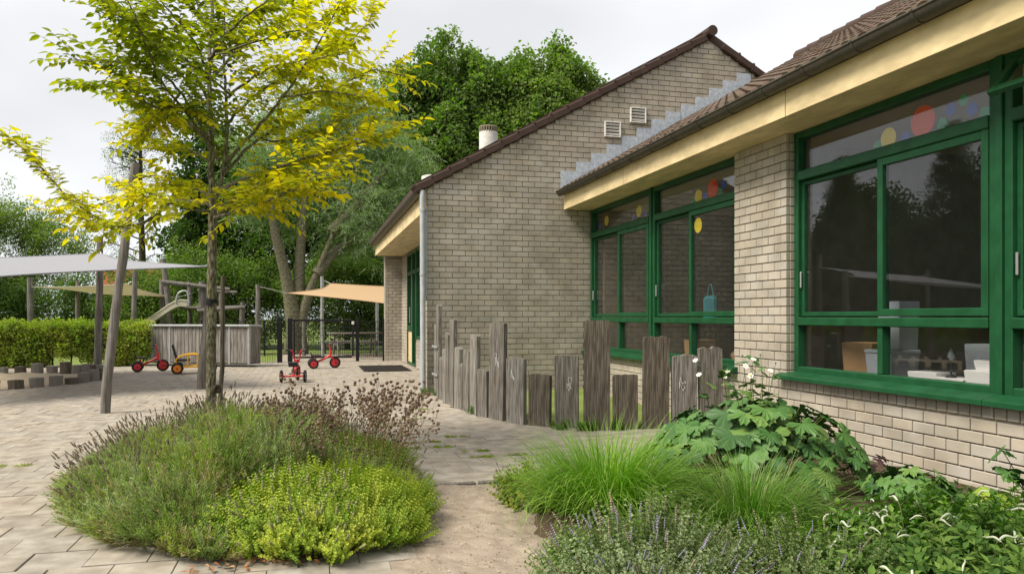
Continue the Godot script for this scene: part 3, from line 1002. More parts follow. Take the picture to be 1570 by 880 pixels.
func make_gable() -> void:
	var g := thing("gabled_building", "tall gabled brick wing with dark verge tiles and white wall vents", "building")
	var k := 0.565
	var xe := 1.88
	var ye := 3.38
	var xa := 7.05
	var ya := 6.29
	var xr := 12.22
	# core of the gable wall and of the side
	var w := MB.new()
	w.prism(PackedVector2Array([Vector2(xe + 0.02, -0.4), Vector2(xr, -0.4), Vector2(xr, ye), Vector2(xa, ya), Vector2(xe + 0.02, ye)]), Vector3(0, 0, ZG - 0.02), Basis(), -0.3)
	w.box(Vector3(xe + 0.17, 1.55, ZG - 0.57), Vector3(0.3, 3.9, 0.5))
	# far pier of the porch, recessed side wall, back
	w.box(Vector3(2.42, 1.3, -22.23), Vector3(0.6, 3.4, 0.5))
	w.box(Vector3(2.72, 1.3, -21.3), Vector3(0.26, 3.4, 1.3))
	w.box(Vector3(2.72, 0.15, -15.9), Vector3(0.26, 1.1, 6.2))
	w.box(Vector3(2.72, 1.3, -13.6), Vector3(0.26, 3.4, 1.6))
	w.box(Vector3(7.5, 1.3, -22.4), Vector3(9.4, 3.4, 0.3))
	var wall := obj("wall", w.done(), M.mortar, g)
	var items := []
	var span := func(y: float) -> Vector2:
		var a := xe + maxf(0.0, (y - ye - 0.02) / k)
		var e := 5.0
		if y > 3.15:
			e = minf((y - 3.6) / 0.574 + 4.47 + 0.35, xa + (ya - y) / k)
			e = maxf(e, 4.6)
		return Vector2(a, e)
	bricks(Vector3(0, 0, ZG - 0.02), Vector3(1, 0, 0), Vector3(0, 0, 1), -0.036, ya, span, items)
	# left flank of the gable pier, porch pier and porch wall
	bricks(Vector3(xe + 0.02, 0, 0), Vector3(0, 0, 1), Vector3(-1, 0, 0), -0.036, 3.3, func(_y): return Vector2(ZG - 0.8, ZG - 0.04), items, 1)
	bricks(Vector3(0, 0, -21.97), Vector3(1, 0, 0), Vector3(0, 0, 1), -0.036, 2.95, func(_y): return Vector2(2.1, 2.6), items)
	bricks(Vector3(2.6, 0, 0), Vector3(0, 0, 1), Vector3(-1, 0, 0), -0.036, 2.95, func(_y): return Vector2(-21.96, -20.7), items)
	bricks(Vector3(2.6, 0, 0), Vector3(0, 0, 1), Vector3(-1, 0, 0), -0.036, 0.62, func(_y): return Vector2(-19.0, ZG - 0.8), items)
	near_first(items, Vector3(3.6, 2.6, -10.0))
	pieces("brick", brick_mesh(), M.brick, brick_tones(), wall, items, 300, "brickwork_beyond")
	# roof slabs with eaves over the flank
	var r := MB.new()
	r.prism(PackedVector2Array([Vector2(1.72, ye - 0.07), Vector2(xa, ya + 0.02), Vector2(12.4, ye - 0.07), Vector2(12.4, ye + 0.1), Vector2(xa, ya + 0.2), Vector2(1.72, ye + 0.09)]), Vector3(0, 0, ZG - 0.05), Basis(), -9.9)
	var roof := obj("roof", r.done(), M.verge_tile, g)
	var vm := MB.new()
	vm.box(Vector3(0.17, 0.0, -0.1), Vector3(0.36, 0.125, 0.3), 0.016)
	vm.box(Vector3(0.0, 0.052, -0.1), Vector3(0.05, 0.05, 0.31), 0.012)
	var vmesh := vm.done()
	var sl := atan(k)
	for i in 18:
		var x := 1.68 + i * 0.294
		var o := obj("verge_tile", vmesh, M.verge_tile, roof, Vector3(x, ye + (x - xe) * k + 0.075, ZG + 0.02))
		o.rotation.z = sl - 0.05
	for i in 7:
		var x := 9.4 - (i + 1) * 0.294 + 0.1
		var o := obj("verge_tile", vmesh, M.verge_tile, roof, Vector3(x + 0.18, ya - (x + 0.18 - xa) * k + 0.06, ZG + 0.02))
		o.rotation = Vector3(0, PI, 0)
		o.rotation.z = 0.0
		o.transform = Transform3D(Basis(Vector3(-cos(sl - 0.05), sin(sl - 0.05), 0), Vector3(sin(sl - 0.05), cos(sl - 0.05), 0), Vector3(0, 0, -1)) , o.position + Vector3(0, 0, -0.2))
	vm = MB.new()
	vm.tube([Vector3(xa, ya + 0.13, ZG + 0.15), Vector3(xa, ya + 0.13, ZG - 0.3)], [0.095, 0.1], 14)
	vm.tube([Vector3(xa, ya + 0.13, ZG - 0.28), Vector3(xa, ya + 0.13, ZG - 9.9)], [0.1, 0.1], 12)
	obj("ridge_tile", vm.done(), M.verge_tile, roof)
	# wall vents with slats
	for c in [Vector2(5.155, 4.54), Vector2(5.64, 4.82)]:
		var v := Node3D.new()
		v.name = "wall_vent"
		g.add_child(v, true)
		v.position = Vector3(c.x, c.y, ZG)
		var fm := MB.new()
		for s in [-1, 1]:
			fm.box(Vector3(s * 0.14, 0, 0.025), Vector3(0.02, 0.27, 0.05), 0.003)
			fm.box(Vector3(0, s * 0.126, 0.024), Vector3(0.258, 0.018, 0.048), 0.003)
		obj("frame", fm.done(), M.vent_white, v)
		fm = MB.new()
		fm.box(Vector3(0, 0, 0.006), Vector3(0.26, 0.24, 0.006))
		obj("backing", fm.done(), M.black_plastic, v)
		for j in 4:
			fm = MB.new()
			fm.box(Vector3(0, -0.084 + j * 0.056, 0.028), Vector3(0.256, 0.034, 0.008), 0.002, Basis(Vector3.RIGHT, 0.5))
			obj("slat", fm.done(), M.vent_white, v)
	# stepped lead flashing above the classroom roof
	for i in 15:
		var x := 4.2 + i * 0.285
		var y := 3.6 + (x - 4.47) * 0.574
		if x > 7.85:
			break
		var fm := MB.new()
		var lift := 0.24 + rf(-0.008, 0.008)
		fm.prism(PackedVector2Array([Vector2(x, y + 0.02), Vector2(x + 0.29, y + 0.19), Vector2(x + 0.29, y + lift + 0.095), Vector2(x, y + lift + 0.095)]), Vector3(0, 0, ZG + 0.003 + 0.003 * (i % 2)), Basis(Vector3.FORWARD, rf(-0.012, 0.012) * 0.2), 0.012)
		obj("lead_step", fm.done(), M.lead, g)
	# flues on the roof
	for c in [[3.74, -16.0, 4.45, 5.32, 0.2, true], [2.6, -16.2, 3.8, 4.34, 0.28, false]]:
		var fl := MB.new()
		fl.lathe(Vector3(c[0], 0, c[1]), Basis(), [Vector2(c[4], c[2]), Vector2(c[4], c[3] - 0.1), Vector2(c[4] - 0.01, c[3] - 0.09), Vector2(0.001, c[3] - 0.09)], 20)
		var fo := obj("flue", fl.done(), M.flue_white, roof)
		fo.set_meta("label", "white roof flue")
		fl = MB.new()
		if c[5]:
			for q in 22:
				var a := TAU * q / 22.0
				fl.box(Vector3(c[0] + cos(a) * 0.19, c[3] - 0.05, c[1] + sin(a) * 0.19), Vector3(0.03, 0.11, 0.03), 0.004, Basis(Vector3.UP, -a))
			fl.lathe(Vector3(c[0], 0, c[1]), Basis(), [Vector2(0.2, c[3]), Vector2(0.2, c[3] + 0.02), Vector2(0.001, c[3] + 0.03)], 20)
			obj("flue_cap", fl.done(), M.flue_cap, roof)
	# eaves of the flank: fascia, soffit, gutter
	var em := MB.new()
	em.box(Vector3(1.84, 3.14, -17.35), Vector3(0.022, 0.3, 9.2), 0.003)
	obj("fascia_board", em.done(), M.fascia, g)
	em = MB.new()
	em.box(Vector3(2.235, 3.0, -17.35), Vector3(0.76, 0.018, 9.16), 0.002)
	obj("soffit_board", em.done(), M.fascia, g)
	em = MB.new()
	half_round(Vector3(1.765, 3.33, ZG - 0.02), Vector3(1.765, 3.33, -22.1), 0.07, em)
	obj("gutter", em.done(), M.gutter, g)
	em = MB.new()
	em.box(Vector3(1.865, 3.2, ZG - 0.25), Vector3(0.03, 0.36, 0.46), 0.003)
	obj("fascia_end", em.done(), M.fascia, g)
	# downpipe with hopper box and clips
	em = MB.new()
	em.tube([Vector3(1.8, 3.32, ZG + 0.02), Vector3(1.8, 3.2, ZG + 0.05), Vector3(1.81, 0.0, ZG + 0.05)], [0.045], 14)
	var dp := obj("downpipe", em.done(), M.downpipe, g)
	em = MB.new()
	em.box(Vector3(1.855, 2.3, ZG - 0.05), Vector3(0.06, 1.45, 0.16), 0.01)
	obj("pipe_cover", em.done(), M.downpipe, dp)
	for y in [0.07, 1.95, 3.0]:
		em = MB.new()
		em.tube([Vector3(1.806, y - 0.02, ZG + 0.05), Vector3(1.806, y + 0.02, ZG + 0.05)], [0.053], 14)
		obj("pipe_clip", em.done(), M.galvanised, dp)
	# porch door and side window in green frames
	var d := Node3D.new()
	d.name = "door"
	g.add_child(d, true)
	var x := 2.62
	var fr := MB.new()
	for zz in [-20.66, -19.66, -19.02]:
		fr.box(Vector3(x, 1.48, zz), Vector3(0.1, 2.96, 0.08), 0.006)
	for r2 in [[0.0, 0.06], [2.35, 2.45], [2.88, 2.96]]:
		fr.box(Vector3(x, (r2[0] + r2[1]) / 2.0, -20.16), Vector3(0.096, r2[1] - r2[0], 0.92), 0.005)
		fr.box(Vector3(x, (r2[0] + r2[1]) / 2.0, -19.34), Vector3(0.096, r2[1] - r2[0], 0.56), 0.005)
	fr.box(Vector3(x, 0.95, -20.16), Vector3(0.09, 0.14, 0.92), 0.005)
	obj("frame", fr.done(), M.green_paint, d)
	var pn := MB.new()
	pn.box(Vector3(x, 0.47, -20.16), Vector3(0.04, 0.82, 0.92), 0.004)
	obj("door_panel", pn.done(), M.door_panel, d)
	for q in [[-20.62, -19.7, 1.02, 2.35], [-20.62, -19.7, 2.45, 2.88], [-19.62, -19.06, 0.06, 2.35], [-19.62, -19.06, 2.45, 2.88]]:
		var gl := MB.new()
		gl.quad(Vector3(x, q[2], q[0]), Vector3(x, q[2], q[1]), Vector3(x, q[3], q[1]), Vector3(x, q[3], q[0]))
		obj("pane", gl.done(), M.glass, d)
	var hn := MB.new()
	hn.tube([Vector3(x - 0.09, 1.1, -19.78), Vector3(x - 0.09, 1.5, -19.78)], [0.015], 8)
	obj("handle", hn.done(), M.steel, d)
	var sw := Node3D.new()
	sw.name = "window"
	g.add_child(sw, true)
	fr = MB.new()
	var zz2 := -18.9
	while zz2 < -14.3:
		fr.box(Vector3(x, 1.83, zz2), Vector3(0.1, 2.26, 0.07), 0.006)
		zz2 += 0.9
	for r3 in [[0.7, 0.78], [2.35, 2.45], [2.88, 2.96]]:
		fr.box(Vector3(x + 0.004, (r3[0] + r3[1]) / 2.0, -16.65), Vector3(0.09, r3[1] - r3[0], 4.5), 0.005)
	obj("frame", fr.done(), M.green_paint, sw)
	for i in 5:
		var gl := MB.new()
		var a := -18.86 + i * 0.9
		gl.quad(Vector3(x, 0.78, a), Vector3(x, 0.78, a + 0.82), Vector3(x, 2.88, a + 0.82), Vector3(x, 2.88, a))
		obj("pane", gl.done(), M.glass, sw)
	var inn := MB.new()
	inn.box(Vector3(5.5, 1.4, -17.4), Vector3(0.1, 3.1, 9.6))
	inn.box(Vector3(4.1, 0.02, -17.4), Vector3(2.7, 0.04, 9.6))
	obj("room_lining", inn.done(), M.room, g)
	var mt := thing("door_mat", "dark ribbed rubber mat in front of the green porch door", "door mat", Vector3(1.76, 0.004, -18.65), 0.0)
	var mm := MB.new()
	mm.box(Vector3(0, 0.006, 0), Vector3(1.1, 0.012, 2.0), 0.004)
	obj("base", mm.done(), M.rubber_mat, mt)
	for i in 24:
		mm = MB.new()
		mm.box(Vector3(0, 0.016, -0.93 + i * 0.081), Vector3(1.04, 0.008, 0.03), 0.002)
		obj("rib", mm.done() if i == 0 else mm.done(), M.rubber_mat, mt)


# ---------------------------------------------------------------- timber palisade

const PLANKS := [[1.99, -12.2, 0.3, 1.1], [1.97, -11.86, 0.3, 1.42], [1.96, -11.5, 0.28, 0.62], [1.96, -11.2, 0.25, 0.76], [1.965, -10.93, 0.24, 1.0], [1.97, -10.66, 0.26, 1.2], [1.99, -10.38, 0.25, 0.82], [2.005, -10.16, 0.15, 0.6], [2.03, -9.93, 0.25, 0.8], [2.07, -9.65, 0.24, 1.0], [2.13, -9.37, 0.27, 0.58], [2.22, -9.03, 0.34, 1.17], [2.36, -8.66, 0.31, 0.76], [2.56, -8.37, 0.29, 0.58], [2.82, -8.17, 0.28, 0.8], [3.13, -8.04, 0.31, 1.2], [3.44, -7.95, 0.29, 0.59], [3.77, -7.87, 0.31, 1.02], [4.1, -7.82, 0.3, 0.81], [4.42, -7.79, 0.29, 0.89]]


func make_palisade() -> void:
	var p := thing("palisade_fence", "curved palisade of weathered grey planks of uneven height beside the gable wall", "fence")
	var f := FastNoiseLite.new()
	f.seed = 5
	f.frequency = 9.0
	for i in PLANKS.size():
		var q: Array = PLANKS[i]
		var a: Array = PLANKS[maxi(i - 1, 0)]
		var e: Array = PLANKS[mini(i + 1, PLANKS.size() - 1)]
		var dir := Vector2(e[0] - a[0], e[1] - a[1]).normalized()
		var b := MB.new()
		# ragged top edge: the plank as a prism with a worn outline
		var w: float = q[2] * 0.96
		var h: float = q[3]
		var poly := PackedVector2Array([Vector2(-w / 2.0, -0.35), Vector2(w / 2.0, -0.35)])
		for k in 9:
			var t := 1.0 - k / 8.0
			var dip := 0.012 + 0.022 * f.get_noise_2d(i * 7.3, t * 0.9) - (0.012 if k == 0 or k == 8 else 0.0)
			poly.append(Vector2((t - 0.5) * w, h + dip))
		var bas := Basis(Vector3(dir.x, 0, dir.y), Vector3.UP, Vector3(dir.x, 0, dir.y).cross(Vector3.UP))
		b.prism(poly, Vector3(0, 0, 0), Basis(), 0.055)
		# vertical checks: thin raised ribs of harder grain
		for k in 4:
			var x := rf(-0.42, 0.42) * w
			var y0 := rf(0.0, h * 0.4)
			b.box(Vector3(x, (y0 + h * 0.95) / 2.0, 0.0275), Vector3(rf(0.006, 0.02), h * 0.95 - y0, 0.059 + rf(0.0, 0.002)), 0.0008)
		var m: StandardMaterial3D = M.old_wood if i % 3 else M.old_wood_light
		if i in [13, 15, 16, 17]:
			m = M.old_wood_dark
		var o := obj("plank", b.done(), m, p)
		o.transform = Transform3D(bas.rotated(bas.z, rf(-0.012, 0.012)).rotated(bas.x, rf(-0.02, 0.02)), Vector3(q[0], 0, q[1]) - bas.z * 0.03)
		# chalk scribbles left by children
		if i in [11, 12, 14, 18]:
			var ch := MB.new()
			var c0 := Vector3(rf(-0.3, 0.3) * w * 0.5, h * (0.62 if i != 12 else 0.8), 0.0605)
			var last := c0
			for k in 9:
				var nx := c0 + Vector3(rf(-0.045, 0.045), rf(-0.11, 0.09), 0)
				ch.tube([last, nx], [0.0018], 4, false)
				last = nx
			var sc := obj("chalk_scribble", ch.done(), M.chalk, o)
			sc.position = Vector3(0, 0, 0)
			# chalk lies on the face that looks at the yard
			if bas.z.z < 0.0 and bas.z.x > 0.0:
				sc.position.z = -0.065
	# steel bands across the two planks next to the wall
	for y in [0.78, 0.34]:
		var b := MB.new()
		b.box(Vector3(1.925, y, -11.98), Vector3(0.012, 0.035, 0.5), 0.002)
		obj("hinge_band", b.done(), M.galvanised, p)


# ---------------------------------------------------------------- poles, sails

func pole(called: String, label: String, a: Vector3, b: Vector3, r0: float, r1: float, cat := "pole", m: Material = null, group := "") -> Node3D:
	var t := thing(called, label, cat, Vector3(a.x, 0, a.z), 0.0, group)
	var n := MB.new()
	var pts := []
	var rad := []
	for k in 9:
		var s := k / 8.0
		var p := (b - a) * s
		pts.append(Vector3(p.x + rf(-0.008, 0.008), p.y, p.z + rf(-0.008, 0.008)) + (Vector3(0, -0.3, 0) if k == 0 else Vector3.ZERO))
		rad.append(lerpf(r0, r1, s) * rf(0.95, 1.06))
	n.tube(pts, rad, 12)
	obj("shaft", n.done(), m if m else M.pole_wood, t)
	return t


func sail(called: String, label: String, c: Array, sag: float, m: Material, ropes: Array) -> void:
	# c: four corners in order; a doubly curved sheet with hollowed edges, corner rings and ropes.
	var t := thing(called, label, "shade sail")
	var b := MB.new()
	var n := 20
	var grid := []
	var mid: Vector3 = (c[0] + c[1] + c[2] + c[3]) / 4.0
	for j in n + 1:
		var row := []
		for i in n + 1:
			var u := float(i) / n
			var v := float(j) / n
			var p: Vector3 = c[0].lerp(c[1], u).lerp(c[3].lerp(c[2], u), v)
			# hollow edges
			var eu := sin(u * PI)
			var ev := sin(v * PI)
			var pull := sag * (eu * pow(absf(2.0 * v - 1.0), 3.0) + ev * pow(absf(2.0 * u - 1.0), 3.0))
			p += (mid - p) * pull * 0.55
			p.y -= sag * 0.35 * eu * ev
			row.append(p)
		grid.append(row)
	for j in n + 1:
		for i in n + 1:
			var du: Vector3 = grid[j][mini(i + 1, n)] - grid[j][maxi(i - 1, 0)]
			var dv: Vector3 = grid[mini(j + 1, n)][i] - grid[maxi(j - 1, 0)][i]
			b.vert(grid[j][i], du.cross(dv).normalized())
	for j in n:
		for i in n:
			var k := j * (n + 1) + i
			b.face(k, k + 1, k + n + 2)
			b.face(k, k + n + 2, k + n + 1)
	obj("cloth", b.done(), m, t)
	# hem: a rounded band along the four edges
	var hem := MB.new()
	var top: Array = grid[0].duplicate()
	var bot: Array = grid[n].duplicate()
	var lf := []
	var rt := []
	for j in n + 1:
		lf.append(grid[j][0])
		rt.append(grid[j][n])
	for e in [top, bot, lf, rt]:
		hem.tube(e, [0.012], 6)
	obj("hem", hem.done(), m, t)
	for r in ropes:
		var rp := MB.new()
		rp.tube([c[r[0]], r[1]], [0.009], 6)
		obj("rope", rp.done(), M.rope, t)
		rp = MB.new()
		rp.tube([c[r[0]], c[r[0]] + (r[1] - c[r[0]]).normalized() * 0.12], [0.018], 8)
		obj("turnbuckle", rp.done(), M.steel, t)


func make_poles_and_sails() -> void:
	pole("sail_mast", "weathered round timber mast leaning over the lavender bed's far side", Vector3(-2.58, 0, -10.93), Vector3(-2.24, 3.29, -11.1), 0.06, 0.055, "mast")
	pole("sail_mast", "upright timber mast rising beside the sandpit through the grey sail", Vector3(-4.56, 0, -18.85), Vector3(-4.5, 3.05, -18.8), 0.085, 0.065, "mast")
	pole("sail_mast", "leaning timber mast half hidden behind the young tree's trunk", Vector3(-1.83, 0, -14.24), Vector3(-1.6, 2.25, -14.1), 0.075, 0.06, "mast")
	sail("shade_sail", "pale grey shade sail stretched over the sandpit", [Vector3(-1.75, 2.11, -13.95), Vector3(-4.47, 2.66, -18.75), Vector3(-8.9, 2.5, -19.6), Vector3(-5.6, 1.62, -11.6)], 0.34, M.sail_grey, [[0, Vector3(-1.61, 2.16, -14.1)], [1, Vector3(-4.5, 2.72, -18.8)], [2, Vector3(-9.4, 2.6, -19.9)], [3, Vector3(-6.0, 1.72, -11.2)]])
	pole("sail_mast", "outermost timber mast at the corner of the grey sail past the sandpit", Vector3(-9.5, 0, -20.0), Vector3(-9.4, 2.75, -19.9), 0.08, 0.06, "mast")
	pole("sail_mast", "short timber mast holding the low near corner of the grey sail", Vector3(-6.2, 0, -11.0), Vector3(-6.0, 1.85, -11.2), 0.08, 0.06, "mast")
	pole("sail_mast", "timber mast behind the hedge at the end of the cream sail", Vector3(-8.48, -0.1, -27.1), Vector3(-8.48, 2.4, -27.1), 0.1, 0.085, "mast")
	pole("sail_mast", "thin timber mast behind the hedge under the cream sail", Vector3(-7.35, -0.1, -27.8), Vector3(-7.33, 2.34, -27.8), 0.075, 0.06, "mast")
	pole("sail_mast", "timber mast beside the slide at the cream sail's raised corner", Vector3(-5.35, -0.1, -26.25), Vector3(-5.29, 2.6, -26.25), 0.09, 0.075, "mast")
	sail("shade_sail", "cream shade sail hung low between masts behind the hedge", [Vector3(-8.3, 2.18, -26.9), Vector3(-7.1, 2.1, -29.0), Vector3(-4.4, 1.9, -28.2), Vector3(-5.5, 2.3, -26.3)], 0.34, M.sail_cream, [[0, Vector3(-8.46, 2.2, -27.1)], [2, Vector3(-3.9, 2.1, -28.6)], [3, Vector3(-5.3, 2.4, -26.25)]])
	# tan sail over the gate yard
	pole("sail_post", "weathered grey post at the corner of the wooden shed", Vector3(-1.33, 0, -21.68), Vector3(-1.34, 2.13, -21.7), 0.06, 0.055, "post", M.pole_wood)
	pole("sail_post", "slim galvanised post behind the black gate holding the tan sail", Vector3(0.42, 0, -25.2), Vector3(0.41, 2.55, -25.2), 0.055, 0.055, "post", M.galvanised)
	pole("sail_post", "slim galvanised post beside the picnic table near the porch", Vector3(2.36, 0, -27.6), Vector3(2.36, 2.2, -27.6), 0.06, 0.06, "post", M.galvanised)
	pole("sail_post", "short grey post in front of the willow trunk behind the gate", Vector3(-0.15, 0, -25.6), Vector3(-0.15, 1.1, -25.6), 0.06, 0.06, "post", M.pole_wood)
	sail("shade_sail", "tan shade sail over the picnic table beside the porch", [Vector3(-0.62, 1.95, -23.4), Vector3(0.66, 2.32, -25.1), Vector3(4.6, 2.3, -26.6), Vector3(3.9, 1.42, -23.3)], 0.26, M.sail_tan, [[0, Vector3(-1.34, 2.08, -21.7)], [1, Vector3(0.41, 2.45, -25.2)]])


# ---------------------------------------------------------------- sandpit edging

func make_sandpit() -> void:
	var n := 40
	var ms := []
	for k in 5:
		var b := MB.new()
		# a roughly squared upright block with uneven faces
		var ring := []
		for y in 3:
			var row := []
			for q in 9:
				var a := TAU * q / 9.0
				var sq := 1.0 / maxf(absf(cos(a)), absf(sin(a)))
				row.append(Vector3(cos(a) * minf(sq, 1.25) * 0.11 * rf(0.86, 1.12), -0.08 + y * (0.12 + 0.012 * k), sin(a) * minf(sq, 1.25) * 0.085 * rf(0.86, 1.12)))
			ring.append(row)
		for y in 2:
			for q in 9:
				b.quad_out(ring[y][q], ring[y][(q + 1) % 9], ring[y + 1][(q + 1) % 9], ring[y + 1][q], Vector3(0, 0.05, 0))
		for q in 9:
			b.tri(Vector3(0.01, 0.17 + 0.024 * k, 0), ring[2][(q + 1) % 9], ring[2][q])
		ms.append(b.done())
	var e := thing("sandpit_edging", "oval ring of rough grey stone blocks round the sandpit", "edging")
	for i in n:
		var a := TAU * i / n
		var o := obj("stone_block", ms[rng.randi() % 5], M.grey_stone if i % 3 else M.old_wood_dark, e, Vector3(PIT.x + cos(a) * 2.15, rf(-0.05, 0.0), PIT.y + sin(a) * 2.3))
		o.rotation.y = -a + PI / 2.0 + rf(-0.25, 0.25)


# ---------------------------------------------------------------- shed, gate, table

func make_shed() -> void:
	var t := thing("storage_shed", "low playground storage shed clad in grey vertical boards with metal corners", "shed")
	var a := Vector3(-3.9, 0, -21.35)
	var e := Vector3(-1.44, 0, -20.05)
	var x := (e - a).normalized()
	var out := x.cross(Vector3.UP)
	if out.z < 0.0:
		out = -out
	var ln := a.distance_to(e)
	var deep := 0.5
	var bas := Basis(x, Vector3.UP, x.cross(Vector3.UP))
	var b := MB.new()
	b.box((a + e) / 2.0 - out * (deep / 2.0) + Vector3.UP * 0.52, Vector3(ln - 0.04, 0.9, deep - 0.04), 0.0, bas)
	obj("carcass", b.done(), M.black_plastic, t)
	var n := 26
	for i in n:
		var bm := MB.new()
		var w := ln / n
		bm.box(Vector3.ZERO, Vector3(w - 0.009, 0.9, 0.02), 0.003)
		var o := obj("board", bm.done(), M.shed_wood if i % 3 else M.shed_wood_light, t)
		o.transform = Transform3D(bas, a + x * (i + 0.5) * w + out * (0.008 + rf(-0.002, 0.002)) + Vector3.UP * 0.545)
	for i in 5:
		var bm := MB.new()
		var w := deep / 5.0
		bm.box(Vector3.ZERO, Vector3(0.02, 0.9, w - 0.009), 0.003)
		var o := obj("board", bm.done(), M.shed_wood if i % 3 else M.shed_wood_light, t)
		o.transform = Transform3D(bas, e - out * (i + 0.5) * w + x * 0.008 + Vector3.UP * 0.545)
	for s in [0.0, 0.19, 0.805, 1.0]:
		var bm := MB.new()
		bm.box(Vector3.ZERO, Vector3(0.055, 0.94, 0.06), 0.004)
		var o := obj("metal_strip", bm.done(), M.galvanised, t)
		o.transform = Transform3D(bas, a.lerp(e, s) + out * 0.003 + Vector3.UP * 0.54)
	b = MB.new()
	b.box((a + e) / 2.0 - out * (deep / 2.0 - 0.02) + Vector3.UP * 1.03, Vector3(ln + 0.1, 0.05, deep + 0.1), 0.008, bas)
	obj("lid", b.done(), M.galvanised, t)


func mesh_panel(a: Vector3, e: Vector3, y0: float, y1: float, dx: float, dy: float, r: float) -> ArrayMesh:
	var b := MB.new()
	var n := int(a.distance_to(e) / dx)
	for i in n + 1:
		var p := a.lerp(e, float(i) / n)
		b.tube([p + Vector3.UP * y0, p + Vector3.UP * y1], [r], 4, false)
	var m := int((y1 - y0) / dy)
	for j in m + 1:
		var y := lerpf(y0, y1, float(j) / m)
		b.tube([a + Vector3.UP * y, e + Vector3.UP * y], [r * 1.3], 4, false)
	return b.done()


func make_gate() -> void:
	var z := -21.9
	var t := thing("yard_gate", "black steel gate with wire mesh leaf between sturdy posts", "gate")
	for px in [-0.77, -0.5, 1.33]:
		var b := MB.new()
		b.box(Vector3(px, 0.56, z - 0.02 * (px + 0.7)), Vector3(0.13 if px < 0.0 else 0.09, 1.32, 0.1), 0.008)
		obj("post", b.done(), M.black_metal, t)
	var fr := MB.new()
	for y in [0.13, 1.16]:
		fr.box(Vector3(0.37, y, z), Vector3(1.6, 0.05, 0.05), 0.005)
	for px in [-0.39, 1.2]:
		fr.box(Vector3(px, 0.645, z), Vector3(0.05, 0.98, 0.05), 0.005)
	obj("leaf_frame", fr.done(), M.black_metal, t)
	obj("wire_mesh", mesh_panel(Vector3(-0.37, 0, z), Vector3(1.18, 0, z), 0.14, 1.15, 0.052, 0.2, 0.004), M.black_metal, t)
	var hb := MB.new()
	hb.box(Vector3(1.2, 1.08, z + 0.04), Vector3(0.07, 0.09, 0.04), 0.01)
	obj("lock", hb.done(), M.vent_white, t)
	var f := thing("mesh_fence", "black wire mesh panel closing the gap between gate and porch pier", "fence")
	obj("wire_mesh", mesh_panel(Vector3(1.4, 0, z - 0.1), Vector3(2.05, 0, z - 0.1), 0.05, 1.12, 0.052, 0.2, 0.004), M.black_metal, f)
	for px in [2.06]:
		var b := MB.new()
		b.box(Vector3(px, 0.56, z - 0.1), Vector3(0.05, 1.3, 0.05), 0.005)
		obj("post", b.done(), M.black_metal, f)
	f = thing("mesh_fence", "dark wire mesh fence between the wooden shed and the gate", "fence")
	obj("wire_mesh", mesh_panel(Vector3(-1.28, 0, z), Vector3(-0.84, 0, z), 0.02, 1.15, 0.055, 0.2, 0.004), M.black_metal, f)
	f = thing("mesh_fence", "long dark wire mesh fence running across the lawn behind the gate", "fence")
	obj("wire_mesh", mesh_panel(Vector3(-3.4, 0, -26.8), Vector3(4.5, 0, -26.8), 0.0, 1.1, 0.08, 0.25, 0.004), M.black_metal, f)
	for i in 5:
		var b := MB.new()
		b.box(Vector3(-3.4 + i * 1.97, 0.5, -26.8), Vector3(0.05, 1.3, 0.05), 0.004)
		obj("post", b.done(), M.black_metal, f)


func make_picnic_table(at: Vector3, turn: float, label: String) -> void:
	var t := thing("picnic_table", label, "picnic table", at, turn, "picnic tables behind the gate")
	for i in 5:
		var b := MB.new()
		b.box(Vector3(0, 0.72, -0.3 + i * 0.15), Vector3(1.7, 0.04, 0.14), 0.006)
		obj("table_board", b.done(), M.shed_wood_light, t)
	for s in [-1, 1]:
		for j in 2:
			var b := MB.new()
			b.box(Vector3(0, 0.44, s * (0.62 + j * 0.13)), Vector3(1.7, 0.04, 0.12), 0.006)
			obj("bench_board", b.done(), M.shed_wood_light, t)
		for q in [-1, 1]:
			var b := MB.new()
			b.bar(Vector3(s * 0.6, 0.0, q * 0.62), Vector3(s * 0.6, 0.7, q * 0.22), 0.05, 0.09, 0.006)
			obj("leg", b.done(), M.shed_wood, t)
		var c := MB.new()
		c.box(Vector3(s * 0.6, 0.38, 0), Vector3(0.05, 0.09, 1.5), 0.006)
		obj("crossbar", c.done(), M.shed_wood, t)


# ---------------------------------------------------------------- playground frame with slide

